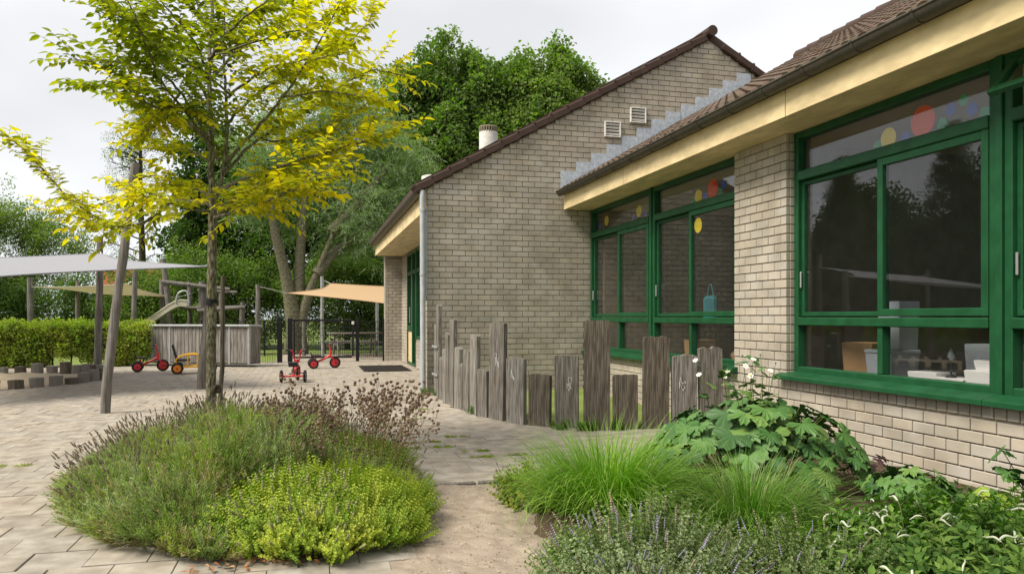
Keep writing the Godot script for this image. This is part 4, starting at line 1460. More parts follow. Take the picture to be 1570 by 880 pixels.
func make_playground() -> void:
	var t := thing("climbing_frame", "rustic timber climbing frame with posts, beams and a platform", "climbing frame")
	var parts := [
		["post", Vector3(-4.83, -0.1, -28.2), Vector3(-4.86, 2.5, -28.2), 0.09], ["post", Vector3(-4.4, -0.1, -27.6), Vector3(-4.72, 3.2, -27.7), 0.1], ["post", Vector3(-3.55, -0.1, -27.6), Vector3(-3.5, 2.45, -27.7), 0.13],
		["post", Vector3(-4.05, -0.1, -28.6), Vector3(-4.02, 2.5, -28.6), 0.09], ["post", Vector3(-2.3, -0.1, -27.6), Vector3(-2.2, 1.75, -27.6), 0.1], ["post", Vector3(-3.0, -0.1, -28.6), Vector3(-3.0, 2.2, -28.6), 0.09],
		["beam", Vector3(-4.75, 2.42, -27.6), Vector3(-2.6, 2.18, -27.5), 0.075], ["beam", Vector3(-3.7, 2.15, -28.1), Vector3(-2.4, 2.1, -28.0), 0.06], ["beam", Vector3(-3.6, 1.45, -27.2), Vector3(-2.1, 1.58, -27.4), 0.06], ["beam", Vector3(-4.1, 1.55, -28.5), Vector3(-2.2, 1.6, -27.7), 0.06]]
	for p in parts:
		var b := MB.new()
		b.tube([p[1], p[1].lerp(p[2], 0.5) + Vector3(0.03, 0.0, 0.02), p[2]], [p[3], p[3] * 0.95, p[3] * 0.85], 10)
		obj(p[0], b.done(), M.pole_wood, t)
	for i in 7:
		var b := MB.new()
		b.box(Vector3(-3.45, 1.55, -27.35 - i * 0.17), Vector3(1.5, 0.05, 0.15), 0.005)
		obj("deck_board", b.done(), M.pole_wood, t)
	var s := thing("slide", "pale metal slide sloping down from the timber platform", "slide")
	var a := Vector3(-4.2, 1.6, -27.0)
	var e := Vector3(-6.2, 0.25, -27.5)
	var path := spline([a + Vector3(0.35, 0.02, 0.05), a, a.lerp(e, 0.33), a.lerp(e, 0.66), e, e + Vector3(-0.4, -0.06, -0.1)], 3)
	for sd in [-1.0, 1.0]:
		var b := MB.new()
		var l := []
		var r := []
		for p in path:
			l.append(p + Vector3(0, 0.16, sd * 0.24))
			r.append(p + Vector3(0, -0.04, sd * 0.24))
		b.strip(l, r)
		b.tube(l, [0.025], 8)
		obj("side_rail", b.done(), M.sail_cream if sd > 0.0 else M.galvanised, s)
	var c := MB.new()
	var l2 := []
	var r2 := []
	for p in path:
		l2.append(p + Vector3(0, 0, -0.24))
		r2.append(p + Vector3(0, 0, 0.24))
	c.strip(l2, r2)
	obj("chute", c.done(), M.galvanised, s)
	c = MB.new()
	c.tube(spline([a + Vector3(0.02, 0.1, 0.26), a + Vector3(0.1, 0.42, 0.26), a + Vector3(0.35, 0.48, 0.26), a + Vector3(0.42, 0.1, 0.26)]), [0.03], 8)
	obj("hoop", c.done(), M.galvanised, s)
	var h := thing("brick_house", "small house with red tiled roof far behind the trees", "house", Vector3(-10.2, 0, -56.0), 0.25)
	var b := MB.new()
	b.prism(PackedVector2Array([Vector2(-2.6, -0.2), Vector2(2.6, -0.2), Vector2(2.6, 2.3), Vector2(0, 4.5), Vector2(-2.6, 2.3)]), Vector3(-3, 0, 0), Basis(Vector3(0, 0, 1), Vector3.UP, Vector3(1, 0, 0)), 6.0)
	obj("wall", b.done(), M.far_brick, h)
	for sd in [-1.0, 1.0]:
		b = MB.new()
		b.box(Vector3(0, 3.5, sd * 1.4), Vector3(6.4, 0.14, 3.7), 0.01, Basis(Vector3.RIGHT, sd * 0.7))
		obj("roof", b.done(), M.old_red_tile, h)
	b = MB.new()
	b.box(Vector3(-1.0, 1.3, 2.62), Vector3(1.0, 1.2, 0.06), 0.01)
	obj("window", b.done(), M.glass, h)


# ---------------------------------------------------------------- tricycles

func wheel(p: Node3D, called: String, at: Vector3, r: float, w: float, rim: Material) -> void:
	# axle along z of the vehicle
	var bas := Basis(Vector3.RIGHT, PI / 2.0)
	var n := Node3D.new()
	n.name = called
	p.add_child(n, true)
	n.position = at
	var b := MB.new()
	var prof := []
	for k in 10:
		var a := TAU * k / 10.0
		prof.append(Vector2(r - 0.026 + cos(a) * 0.026, sin(a) * w * 0.5))
	b.lathe(Vector3.ZERO, bas, prof, 28, true)
	obj("tyre", b.done(), M.rubber, n)
	b = MB.new()
	b.lathe(Vector3.ZERO, bas, [Vector2(0.001, -w * 0.36), Vector2(r * 0.3, -w * 0.42), Vector2(r * 0.55, -w * 0.3), Vector2(r - 0.036, -w * 0.36), Vector2(r - 0.036, w * 0.36), Vector2(r * 0.55, w * 0.3), Vector2(r * 0.3, w * 0.42), Vector2(0.001, w * 0.36)], 24)
	obj("rim", b.done(), rim, n)
	b = MB.new()
	b.tube([Vector3(0, 0, -w * 0.6), Vector3(0, 0, w * 0.6)], [0.016], 10)
	obj("hub", b.done(), M.black_plastic, n)


func make_tricycle(label: String, at: Vector3, turn: float, paint: Material) -> void:
	# forward is +x
	var t := thing("tricycle", label, "tricycle", at, turn, "children's tricycles left on the paving")
	wheel(t, "front_wheel", Vector3(0.52, 0.135, 0), 0.135, 0.05, paint)
	for s in [-1.0, 1.0]:
		wheel(t, "rear_wheel", Vector3(0, 0.12, s * 0.22), 0.12, 0.045, paint)
	var b := MB.new()
	b.tube([Vector3(0, 0.12, -0.2), Vector3(0, 0.12, 0.2)], [0.018], 10)
	obj("axle", b.done(), paint, t)
	b = MB.new()
	b.tube(spline([Vector3(0, 0.12, 0), Vector3(0.1, 0.16, 0), Vector3(0.28, 0.24, 0), Vector3(0.43, 0.33, 0)]), [0.026], 10)
	obj("frame_tube", b.done(), paint, t)
	b = MB.new()
	b.tube([Vector3(0.4, 0.26, 0), Vector3(0.42, 0.42, 0)], [0.03], 12)
	for s in [-1.0, 1.0]:
		b.tube([Vector3(0.42, 0.3, s * 0.03), Vector3(0.46, 0.26, s * 0.045), Vector3(0.52, 0.135, s * 0.045)], [0.014], 8)
	obj("fork", b.done(), paint, t)
	for s in [-1.0, 1.0]:
		b = MB.new()
		b.tube(spline([Vector3(0.42, 0.36, s * 0.035), Vector3(0.405, 0.48, s * 0.06), Vector3(0.38, 0.575, s * 0.075), Vector3(0.35, 0.6, s * 0.12)]), [0.014], 8)
		var hb := obj("handlebar", b.done(), paint, t)
		b = MB.new()
		b.tube([Vector3(0.35, 0.6, s * 0.115), Vector3(0.315, 0.605, s * 0.2)], [0.019], 10)
		obj("grip", b.done(), M.black_plastic, hb)
		b = MB.new()
		b.tube([Vector3(0.52, 0.135, s * 0.03), Vector3(0.52 + s * 0.07, 0.135, s * 0.05), Vector3(0.52 + s * 0.07, 0.135, s * 0.08)], [0.009], 6)
		b.box(Vector3(0.52 + s * 0.07, 0.135, s * 0.12), Vector3(0.06, 0.022, 0.08), 0.005)
		obj("pedal", b.done(), M.black_plastic, t)
	b = MB.new()
	b.tube([Vector3(0.07, 0.15, 0), Vector3(0.05, 0.3, 0)], [0.016], 8)
	obj("seat_post", b.done(), paint, t)
	b = MB.new()
	b.box(Vector3(0.07, 0.315, 0), Vector3(0.25, 0.035, 0.17), 0.014)
	b.box(Vector3(-0.05, 0.36, 0), Vector3(0.03, 0.08, 0.17), 0.012, Basis(Vector3.FORWARD, -0.3))
	obj("seat", b.done(), M.black_plastic, t)


func make_yellow_trike() -> void:
	var t := thing("tricycle", "yellow taxi tricycle with black padded seat and backrest beside the shed", "tricycle", Vector3(-2.8, 0, -18.15), 0.12, "children's tricycles left on the paving")
	for s in [-1.0, 1.0]:
		wheel(t, "rear_wheel", Vector3(0, 0.125, s * 0.24), 0.125, 0.05, M.orange_rim)
	wheel(t, "front_wheel", Vector3(0.68, 0.135, 0), 0.135, 0.05, M.orange_rim)
	var b := MB.new()
	b.tube([Vector3(0, 0.125, -0.22), Vector3(0, 0.125, 0.22)], [0.016], 8)
	for s in [-1.0, 1.0]:
		b.tube(spline([Vector3(0.0, 0.13, s * 0.19), Vector3(-0.03, 0.3, s * 0.19), Vector3(0.1, 0.4, s * 0.19), Vector3(0.36, 0.43, s * 0.19), Vector3(0.42, 0.36, s * 0.19), Vector3(0.4, 0.17, s * 0.19)]), [0.016], 8)
		b.tube([Vector3(0.0, 0.15, s * 0.19), Vector3(0.46, 0.16, s * 0.19)], [0.016], 8)
		b.tube([Vector3(0.2, 0.16, s * 0.19), Vector3(0.22, 0.41, s * 0.19)], [0.014], 8)
	b.tube(spline([Vector3(0.4, 0.17, 0), Vector3(0.5, 0.28, 0), Vector3(0.56, 0.38, 0), Vector3(0.58, 0.46, 0)]), [0.022], 8)
	b.tube([Vector3(0.58, 0.5, 0), Vector3(0.63, 0.3, 0), Vector3(0.68, 0.135, 0.04)], [0.016], 8)
	obj("frame_tube", b.done(), M.yellow_paint, t)
	b = MB.new()
	b.box(Vector3(0.22, 0.15, 0), Vector3(0.44, 0.02, 0.36), 0.005)
	obj("footplate", b.done(), M.yellow_paint, t)
	b = MB.new()
	b.box(Vector3(0.12, 0.3, 0), Vector3(0.28, 0.05, 0.34), 0.015)
	obj("seat", b.done(), M.black_plastic, t)
	b = MB.new()
	b.box(Vector3(-0.06, 0.48, 0), Vector3(0.04, 0.34, 0.34), 0.015, Basis(Vector3.BACK, 0.25))
	obj("backrest", b.done(), M.black_plastic, t)
	for s in [-1.0, 1.0]:
		b = MB.new()
		b.tube([Vector3(0.57, 0.5, 0), Vector3(0.54, 0.58, s * 0.1), Vector3(0.5, 0.59, s * 0.22)], [0.013], 8)
		var hb := obj("handlebar", b.done(), M.yellow_paint, t)
		b = MB.new()
		b.tube([Vector3(0.515, 0.588, s * 0.16), Vector3(0.49, 0.592, s * 0.25)], [0.019], 8)
		obj("grip", b.done(), M.black_plastic, hb)


func make_play_things() -> void:
	make_tricycle("red tricycle parked sideways in front of the shed's far end", Vector3(-3.78, 0, -19.05), 0.15, M.red_paint)
	make_yellow_trike()
	make_tricycle("red tricycle seen from behind on the open paving before the gate", Vector3(-0.29, 0, -15.15), 1.42, M.red_paint)
	make_tricycle("red tricycle standing side-on next to the gate, nearest the door mat", Vector3(0.1, 0, -19.15), 0.05, M.red_paint)


# ---------------------------------------------------------------- leaves and clusters

func leaf_mesh(wide: float, fold: float, droop: float) -> ArrayMesh:
	# One pointed oval leaf of unit length along +y, folded along its midrib.
	var b := MB.new()
	var ml := []
	var l := []
	var r := []
	for k in 6:
		var t := k / 5.0
		var w := wide * pow(sin(PI * pow(t, 0.75)), 0.8) * 0.5 if k > 0 and k < 5 else 0.002
		var z := -droop * t * t
		ml.append(Vector3(0, t, z))
		l.append(Vector3(-w, t, z + fold * w))
		r.append(Vector3(w, t, z + fold * w))
	b.strip(l, ml)
	b.strip(ml, r)
	return b.done()


func add_leaf(b: MB, at: Vector3, dir: Vector3, up: Vector3, ln: float, wd: float, fold := 0.25) -> void:
	# A small folded diamond leaf.
	var s := dir.cross(up).normalized()
	var n := s.cross(dir).normalized()
	var m := at + dir * ln * 0.45
	var tip := at + dir * ln
	var a := m - s * wd * 0.5 + n * wd * fold
	var e := m + s * wd * 0.5 + n * wd * fold
	b.tri(at, tip, a)
	b.tri(at, e, tip)


func cluster(count: int, radius: float, ln: float, wd: float, hang: float, tints: Array) -> ArrayMesh:
	# A loose ball of leaves: one clump of a crown.
	var b := MB.new()
	for i in count:
		var p := rdir() * radius * pow(rng.randf(), 0.45)
		p.y *= 0.75
		var d := (p.normalized() * 0.6 + rdir() * 0.7 + Vector3(0, -hang, 0)).normalized()
		var k: Color = tints[rng.randi() % tints.size()]
		b.col = k * rf(0.85, 1.15)
		add_leaf(b, p, d, (Vector3.UP + rdir() * 0.7).normalized(), ln * rf(0.7, 1.2), wd * rf(0.8, 1.2))
	return b.done()


func weeping(count: int, ln: float, wd: float) -> ArrayMesh:
	# A willow spray: narrow leaves along a few arching, hanging twigs.
	var b := MB.new()
	for s in 5:
		var a := rf(0, TAU)
		var p := Vector3.ZERO
		var d := (Vector3(cos(a), 0.35, sin(a))).normalized()
		for i in count:
			p += d * 0.05
			d = (d + Vector3(0, -0.1, 0) + rdir() * 0.06).normalized()
			var side := rdir()
			b.col = Color(1, 1, 1) * rf(0.8, 1.2)
			add_leaf(b, p, (d * 0.7 + side * 0.7).normalized(), side.cross(d).normalized(), ln * rf(0.7, 1.2), wd, 0.2)
	return b.done()


func crown(parent: Node3D, called: String, mesh: Mesh, m: Material, balls: Array, per_m3: float, greens: Array, sz: Vector2, shell := 0.55) -> void:
	# balls: [centre, radii]. Clumps gather towards the outside of each ball, with noise-made gaps.
	var f := FastNoiseLite.new()
	f.seed = rng.randi() % 9999
	f.frequency = 0.55
	var xf := []
	var cs := PackedColorArray()
	for q in balls:
		var c: Vector3 = q[0]
		var r: Vector3 = q[1]
		var n := int(4.19 * r.x * r.y * r.z * per_m3)
		# boughs: lumps of foliage set round the ball, and a looser filling between them
		var bough := []
		for i in 40:
			bough.append([c + rdir() * r * rf(0.5, 1.0), rf(0.18, 0.38)])
		for i in n:
			var p: Vector3
			if i % 10 < 8:
				var bo: Array = bough[rng.randi() % 40]
				p = bo[0] + rdir() * r * bo[1] * pow(rng.randf(), 0.4)
			else:
				p = c + rdir() * r * lerpf(shell, 0.95, rng.randf())
			if f.get_noise_3dv(p * 2.4) < -0.12 or p.y < 0.25:
				continue
			var b := Basis.from_euler(Vector3(rf(-0.5, 0.5), rf(0, TAU), rf(-0.5, 0.5))).scaled(Vector3.ONE * rf(sz.x, sz.y))
			xf.append(Transform3D(b, p))
			var g: Color = greens[rng.randi() % greens.size()]
			cs.append(g * rf(0.82, 1.18))
	multi(called, mesh, m, parent, xf, cs)


func wood(parent: Node3D, trunk: Array, r0: float, balls: Array, m: Material, reach := 0.75) -> void:
	# Trunk with limbs running out into every ball of the crown.
	var b := MB.new()
	var top: Vector3 = trunk[-1]
	var pts := spline(trunk, 4)
	var rad := []
	for i in pts.size():
		rad.append(lerpf(r0, r0 * 0.45, float(i) / pts.size()) * (1.35 if i == 0 else 1.0))
	b.tube(pts, rad, 10)
	obj("trunk", b.done(), m, parent)
	for q in balls:
		for s in 3:
			var lm := MB.new()
			var end: Vector3 = q[0] + rdir() * q[1] * reach
			var st: Vector3 = pts[int(pts.size() * rf(0.5, 0.98))]
			var mid := st.lerp(end, 0.5) + Vector3(0, -0.12 * st.distance_to(end) * rf(-0.4, 1.0), 0) + rdir() * 0.2
			lm.tube(spline([st, mid, end], 4), [r0 * 0.36, r0 * 0.34, r0 * 0.3, r0 * 0.27, r0 * 0.22, r0 * 0.18, r0 * 0.13, r0 * 0.08, r0 * 0.05], 7)
			obj("limb", lm.done(), m, parent)


func far_tree(called: String, label: String, at: Vector3, trunk_h: float, r0: float, balls: Array, mesh: Mesh, per_m3: float, greens: Array, sz := Vector2(0.8, 1.25), shell := 0.5) -> Node3D:
	# balls are relative to the foot of the tree
	var t := thing(called, label, "tree", at)
	wood(t, [Vector3(0, -0.3, 0), Vector3(rf(-0.1, 0.1), trunk_h * 0.5, rf(-0.1, 0.1)), Vector3(rf(-0.3, 0.3), trunk_h, rf(-0.2, 0.2))], r0, balls, M.dark_bark)
	crown(t, "crown", mesh, M.far_leaf, balls, per_m3, greens, sz, shell)
	return t


func make_far_trees() -> void:
	var w := [Color(1, 1, 1), Color(0.85, 0.9, 0.8), Color(1.1, 1.05, 0.9)]
	var broad := cluster(64, 0.5, 0.19, 0.12, 0.2, w)
	var fine := cluster(80, 0.5, 0.1, 0.06, 0.15, w)
	var weep := weeping(16, 0.13, 0.03)
	var dark := [Color(0.065, 0.11, 0.03), Color(0.085, 0.135, 0.035), Color(0.055, 0.095, 0.028)]
	var mid := [Color(0.18, 0.25, 0.08), Color(0.23, 0.295, 0.095), Color(0.14, 0.205, 0.065)]
	var light := [Color(0.25, 0.31, 0.09), Color(0.29, 0.33, 0.1), Color(0.2, 0.26, 0.075)]
	var silver := [Color(0.28, 0.35, 0.2), Color(0.33, 0.39, 0.24), Color(0.23, 0.3, 0.16)]
	far_tree("lime_tree", "tall dense green tree behind the roof, with rounded crown by the flue", Vector3(6.6, 0, -34.2), 6.0, 0.3, [[Vector3(-0.2, 10.0, 0), Vector3(2.9, 3.7, 2.4)], [Vector3(0.8, 7.2, 0.6), Vector3(3.2, 3.6, 2.6)], [Vector3(-1.5, 7.2, 0.3), Vector3(2.2, 3.2, 1.8)]], broad, 14.0, mid)
	far_tree("lime_tree", "tall bright green tree behind the gable roof, nearest the ridge", Vector3(10.7, 0, -33.2), 6.0, 0.3, [[Vector3(-0.1, 10.3, 0), Vector3(2.6, 3.3, 2.3)], [Vector3(-1.0, 8.6, 0.5), Vector3(2.7, 3.4, 2.4)], [Vector3(1.1, 8.8, 0.3), Vector3(1.8, 2.6, 2.0)]], broad, 14.0, [mid[0], mid[1], light[0]])
	# willow with forked trunk
	var wl := thing("willow_tree", "silvery green willow with a forked trunk behind the gate", "tree", Vector3(-0.45, 0, -27.2))
	var fk := MB.new()
	fk.tube(spline([Vector3(0.0, -0.3, 0), Vector3(0.02, 0.6, 0), Vector3(-0.12, 1.6, 0), Vector3(-0.35, 2.8, 0), Vector3(-0.75, 4.6, 0.1), Vector3(-0.7, 6.4, 0)], 3), [0.5, 0.44, 0.4, 0.34, 0.3, 0.27, 0.25, 0.22, 0.2, 0.18, 0.17, 0.15, 0.13, 0.11, 0.09, 0.06], 12)
	obj("trunk", fk.done(), M.bark, wl)
	for s in [[Vector3(0.15, 0.9, 0.05), Vector3(0.4, 1.9, 0), Vector3(0.85, 3.1, 0), Vector3(1.5, 4.8, -0.3), Vector3(2.1, 7.0, -0.8)], [Vector3(0.7, 2.7, 0), Vector3(1.4, 3.6, -0.4), Vector3(2.6, 4.6, -1.0)], [Vector3(0.1, 2.0, -0.1), Vector3(0.2, 4.0, -0.4), Vector3(0.4, 6.5, -0.8)], [Vector3(1.2, 4.2, -0.2), Vector3(2.4, 5.6, -0.6), Vector3(3.4, 7.0, -1.2)]]:
		fk = MB.new()
		fk.tube(spline(s, 4), [0.22, 0.2, 0.18, 0.17, 0.16, 0.15, 0.13, 0.12, 0.1, 0.09, 0.08, 0.07, 0.06, 0.05, 0.04, 0.03, 0.03], 8)
		obj("limb", fk.done(), M.bark, wl)
	crown(wl, "crown", weep, M.far_leaf, [[Vector3(3.2, 6.6, -1.6), Vector3(1.9, 2.4, 1.7)], [Vector3(2.2, 8.1, -2.0), Vector3(1.9, 1.9, 1.6)], [Vector3(1.9, 4.9, -0.8), Vector3(1.9, 1.9, 1.6)], [Vector3(0.2, 7.4, -1.5), Vector3(2.2, 2.4, 1.6)], [Vector3(-1.2, 6.2, -0.8), Vector3(1.6, 2.2, 1.3)], [Vector3(3.6, 4.6, -1.5), Vector3(1.3, 1.6, 1.4)], [Vector3(0.6, 4.6, -1.6), Vector3(1.3, 1.3, 1.0)], [Vector3(2.4, 9.6, -2.6), Vector3(1.6, 1.5, 1.4)], [Vector3(0.4, 9.0, -2.4), Vector3(1.7, 1.6, 1.4)]], 10.0, silver, Vector2(0.7, 1.2), 0.25)
	# dark trees filling the middle distance
	far_tree("alder_tree", "dark tall tree standing behind the young yellow tree's trunk", Vector3(-3.9, 0, -36.0), 4.5, 0.28, [[Vector3(-0.6, 8.2, 0), Vector3(1.7, 2.6, 1.5)], [Vector3(0.8, 6.6, 0), Vector3(2.2, 2.6, 1.6)], [Vector3(0.2, 4.2, 0.4), Vector3(2.3, 2.3, 1.6)]], broad, 7.0, dark)
	far_tree("alder_tree", "dark broad tree between the young tree and the willow", Vector3(-0.6, 0, -35.2), 4.5, 0.28, [[Vector3(0.3, 6.5, 0), Vector3(2.6, 3.0, 1.6)], [Vector3(-0.4, 3.6, 0.4), Vector3(2.4, 2.2, 1.6)]], broad, 7.0, dark)
	far_tree("alder_tree", "dark tree low behind the tan sail beside the porch", Vector3(3.2, 0, -36.0), 3.5, 0.25, [[Vector3(0, 4.5, 0), Vector3(2.6, 2.8, 1.6)], [Vector3(0.4, 7.5, 0), Vector3(2.0, 2.6, 1.5)]], broad, 7.0, [dark[0], mid[2], mid[0]])
	far_tree("bushy_tree", "mid green bushy tree behind the picnic table", Vector3(1.5, 0, -31.5), 1.5, 0.14, [[Vector3(0, 2.0, 0), Vector3(2.4, 1.9, 1.2)], [Vector3(1.8, 1.7, 0.2), Vector3(1.8, 1.8, 1.1)]], fine, 22.0, mid)
	far_tree("bushy_tree", "mid green bush behind the wooden shed and mesh fence", Vector3(-2.2, 0, -32.5), 1.4, 0.14, [[Vector3(0, 1.7, 0), Vector3(2.4, 1.7, 1.1)], [Vector3(-1.6, 2.1, -0.4), Vector3(1.8, 1.8, 1.0)]], fine, 22.0, mid)
	far_tree("bushy_tree", "fresh green bush behind the slide and climbing frame", Vector3(-6.3, 0, -34.0), 1.6, 0.14, [[Vector3(0, 1.8, 0), Vector3(1.8, 1.7, 1.1)], [Vector3(1.3, 2.6, -0.6), Vector3(1.4, 1.9, 1.0)]], fine, 20.0, [mid[0], light[0], mid[1]])
	# thin open tree
	var lt := thing("larch_tree", "slender open tree with bare thin branches behind the leaning mast", "tree", Vector3(-7.7, 0, -39.3))
	var tb := MB.new()
	tb.tube([Vector3(0, -0.3, 0), Vector3(0.1, 4.0, 0), Vector3(0, 8.0, 0), Vector3(0.05, 11.0, 0)], [0.2, 0.15, 0.09, 0.03], 8)
	obj("trunk", tb.done(), M.dark_bark, lt)
	var lx := []
	var lc := PackedColorArray()
	for i in 46:
		var y := rf(2.6, 10.6)
		var a := rf(0, TAU)
		var ln := (12.2 - y) * rf(0.18, 0.36) + 0.2
		var e := Vector3(cos(a) * ln, y + ln * rf(0.1, 0.5), sin(a) * ln)
		tb = MB.new()
		tb.tube(spline([Vector3(0.05, y, 0), Vector3(0.05, y, 0).lerp(e, 0.5) + Vector3(0, 0.12, 0), e], 3), [0.04, 0.035, 0.03, 0.026, 0.02, 0.016, 0.01], 5)
		for s in 9:
			var st := Vector3(0.05, y, 0).lerp(e, rf(0.25, 1.0))
			var e2 := st + (rdir() + Vector3(0, 0.3, 0)) * rf(0.25, 0.6)
			tb.tube([st, e2], [0.012, 0.005], 4, false)
			if rng.randf() < 0.42:
				lx.append(Transform3D(Basis.from_euler(Vector3(rf(-1, 1), rf(0, TAU), 0)).scaled(Vector3.ONE * rf(0.45, 0.75)), e2))
				lc.append(mid[rng.randi() % 3] * rf(0.8, 1.15))
		obj("limb", tb.done(), M.dark_bark, lt)
	multi("crown", fine, M.far_leaf, lt, lx, lc)
	# big loose tree at the far end of the hedge
	far_tree("field_maple", "large loose light green tree rising behind the grey sail", Vector3(-12.4, 0, -38.5), 2.5, 0.25, [[Vector3(-1.2, 4.2, 0), Vector3(2.6, 2.9, 1.7)], [Vector3(1.2, 3.4, 0.2), Vector3(2.2, 2.4, 1.5)], [Vector3(-3.4, 4.6, 0.3), Vector3(2.0, 2.8, 1.5)]], fine, 9.0, light)
	far_tree("bushy_tree", "dark green shrubbery directly behind the beech hedge", Vector3(-10.0, 0, -34.5), 1.0, 0.12, [[Vector3(0, 1.5, 0), Vector3(2.4, 1.7, 0.9)], [Vector3(-3.0, 1.7, 0.2), Vector3(2.2, 1.7, 0.9)], [Vector3(2.6, 1.4, 0), Vector3(2.2, 1.7, 0.9)], [Vector3(-5.6, 2.0, 0), Vector3(2.4, 2.0, 0.9)]], fine, 20.0, [mid[2], mid[0], dark[1]])
	# trees to the side of the yard, outside the view, that the window panes mirror
	for q in [[-15.5, -22.0, 9.8, "mirrored in the near window's larger pane"], [-17.5, -27.0, 9.6, "mirrored between the panes of the near window"], [-15.8, -32.0, 9.0, "mirrored in the near window's smaller pane"], [-16.5, -17.5, 8.0, "mirrored at the edge of the near window"]]:
		var c := thing("spruce_tree", "dark spruce at the side of the yard, " + q[3], "tree", Vector3(q[0], 0, q[1]))
		var h: float = q[2]
		var bt := MB.new()
		bt.tube([Vector3(0, -0.2, 0), Vector3(0, h, 0)], [0.18, 0.02], 8)
		obj("trunk", bt.done(), M.dark_bark, c)
		var xf := []
		var cs := PackedColorArray()
		for i in 900:
			var y := pow(rng.randf(), 1.3) * (h - 0.6) + 0.5
			var r := (1.0 - y / h) * 3.2 + 0.15
			var a := floorf(rf(0, 9)) / 9.0 * TAU + y * 2.1 + rf(-0.25, 0.25)
			var k := sqrt(rng.randf()) * rf(0.75, 1.1)
			xf.append(Transform3D(Basis.from_euler(Vector3(rf(-0.3, 0.3), rf(0, TAU), rf(-0.3, 0.3))).scaled(Vector3.ONE * rf(0.55, 1.0)), Vector3(cos(a) * r * k, y - 0.12 * r * k, sin(a) * r * k)))
			cs.append(dark[rng.randi() % 3] * rf(0.6, 1.0))
		multi("crown", fine, M.far_leaf, c, xf, cs)
	var tlx := []
	var tlc := PackedColorArray()
	for i in 3800:
		var z := rf(-46.0, -12.0)
		var top := 6.5 + 1.3 * sin(z * 0.7) + 0.8 * sin(z * 1.9)
		tlx.append(Transform3D(Basis.from_euler(Vector3(rf(-0.5, 0.5), rf(0, TAU), rf(-0.5, 0.5))).scaled(Vector3.ONE * rf(0.9, 1.4)), Vector3(-18.5 + rf(-1.5, 1.5), rf(0.2, top), z)))
		tlc.append(dark[rng.randi() % 3] * rf(0.7, 1.0))
	var tl := multi("treeline", broad, M.far_leaf, self, tlx, tlc)
	tag(tl, "dense dark treeline along the side of the yard, mirrored in the windows", "treeline")
	var sh := thing("clipped_shrub", "low yellow-green clipped shrub beside the sandpit lawn, mirrored in the low pane", "shrub", Vector3(-10.4, 0, -20.4))
	crown(sh, "foliage", fine, M.far_leaf, [[Vector3(0, 0.35, 0), Vector3(1.2, 0.55, 0.8)]], 130.0, [Color(0.2, 0.24, 0.04), Color(0.16, 0.22, 0.04)], Vector2(0.3, 0.5), 0.3)


func make_hedge() -> void:
	var h := thing("beech_hedge", "clipped yellow-green beech hedge along the far side of the sandpit", "hedge")
	var m := cluster(46, 0.17, 0.075, 0.05, 0.1, [Color(1, 1, 1), Color(0.9, 0.95, 0.8), Color(1.15, 1.1, 0.8)])
	var f := FastNoiseLite.new()
	f.seed = 31
	f.frequency = 0.8
	var xf := []
	var cs := PackedColorArray()
	for i in 4200:
		var x := rf(-15.0, -4.0)
		var y := rf(0.04, 1.06)
		var z := -21.5 + rf(-0.32, 0.32)
		# hollow gaps near the ground
		if y < 0.42 and f.get_noise_2d(x * 1.7, 3.0) > -0.02 + y * 0.6:
			continue
		y *= 1.0 + 0.05 * f.get_noise_2d(x * 3.0, 9.0)
		xf.append(Transform3D(Basis.from_euler(Vector3(rf(-1, 1), rf(0, TAU), rf(-1, 1))).scaled(Vector3.ONE * rf(0.7, 1.1)), Vector3(x, y, z)))
		var g := Color(0.29, 0.36, 0.08).lerp(Color(0.56, 0.52, 0.12), clampf(0.35 + f.get_noise_2d(x * 1.3, y * 2.0 + z) * 0.9, 0.0, 1.0))
		cs.append(g * rf(0.8, 1.15))
	multi("foliage", m, M.far_leaf, h, xf, cs)
	for i in 22:
		var x := -14.8 + i * 0.5 + rf(-0.1, 0.1)
		var b := MB.new()
		b.tube([Vector3(x, -0.1, -21.5), Vector3(x + rf(-0.05, 0.05), 0.5, -21.5), Vector3(x + rf(-0.15, 0.15), 0.9, -21.5)], [0.022, 0.018, 0.008], 6)
		obj("stem", b.done(), M.dark_bark, h)


# ---------------------------------------------------------------- the young tree

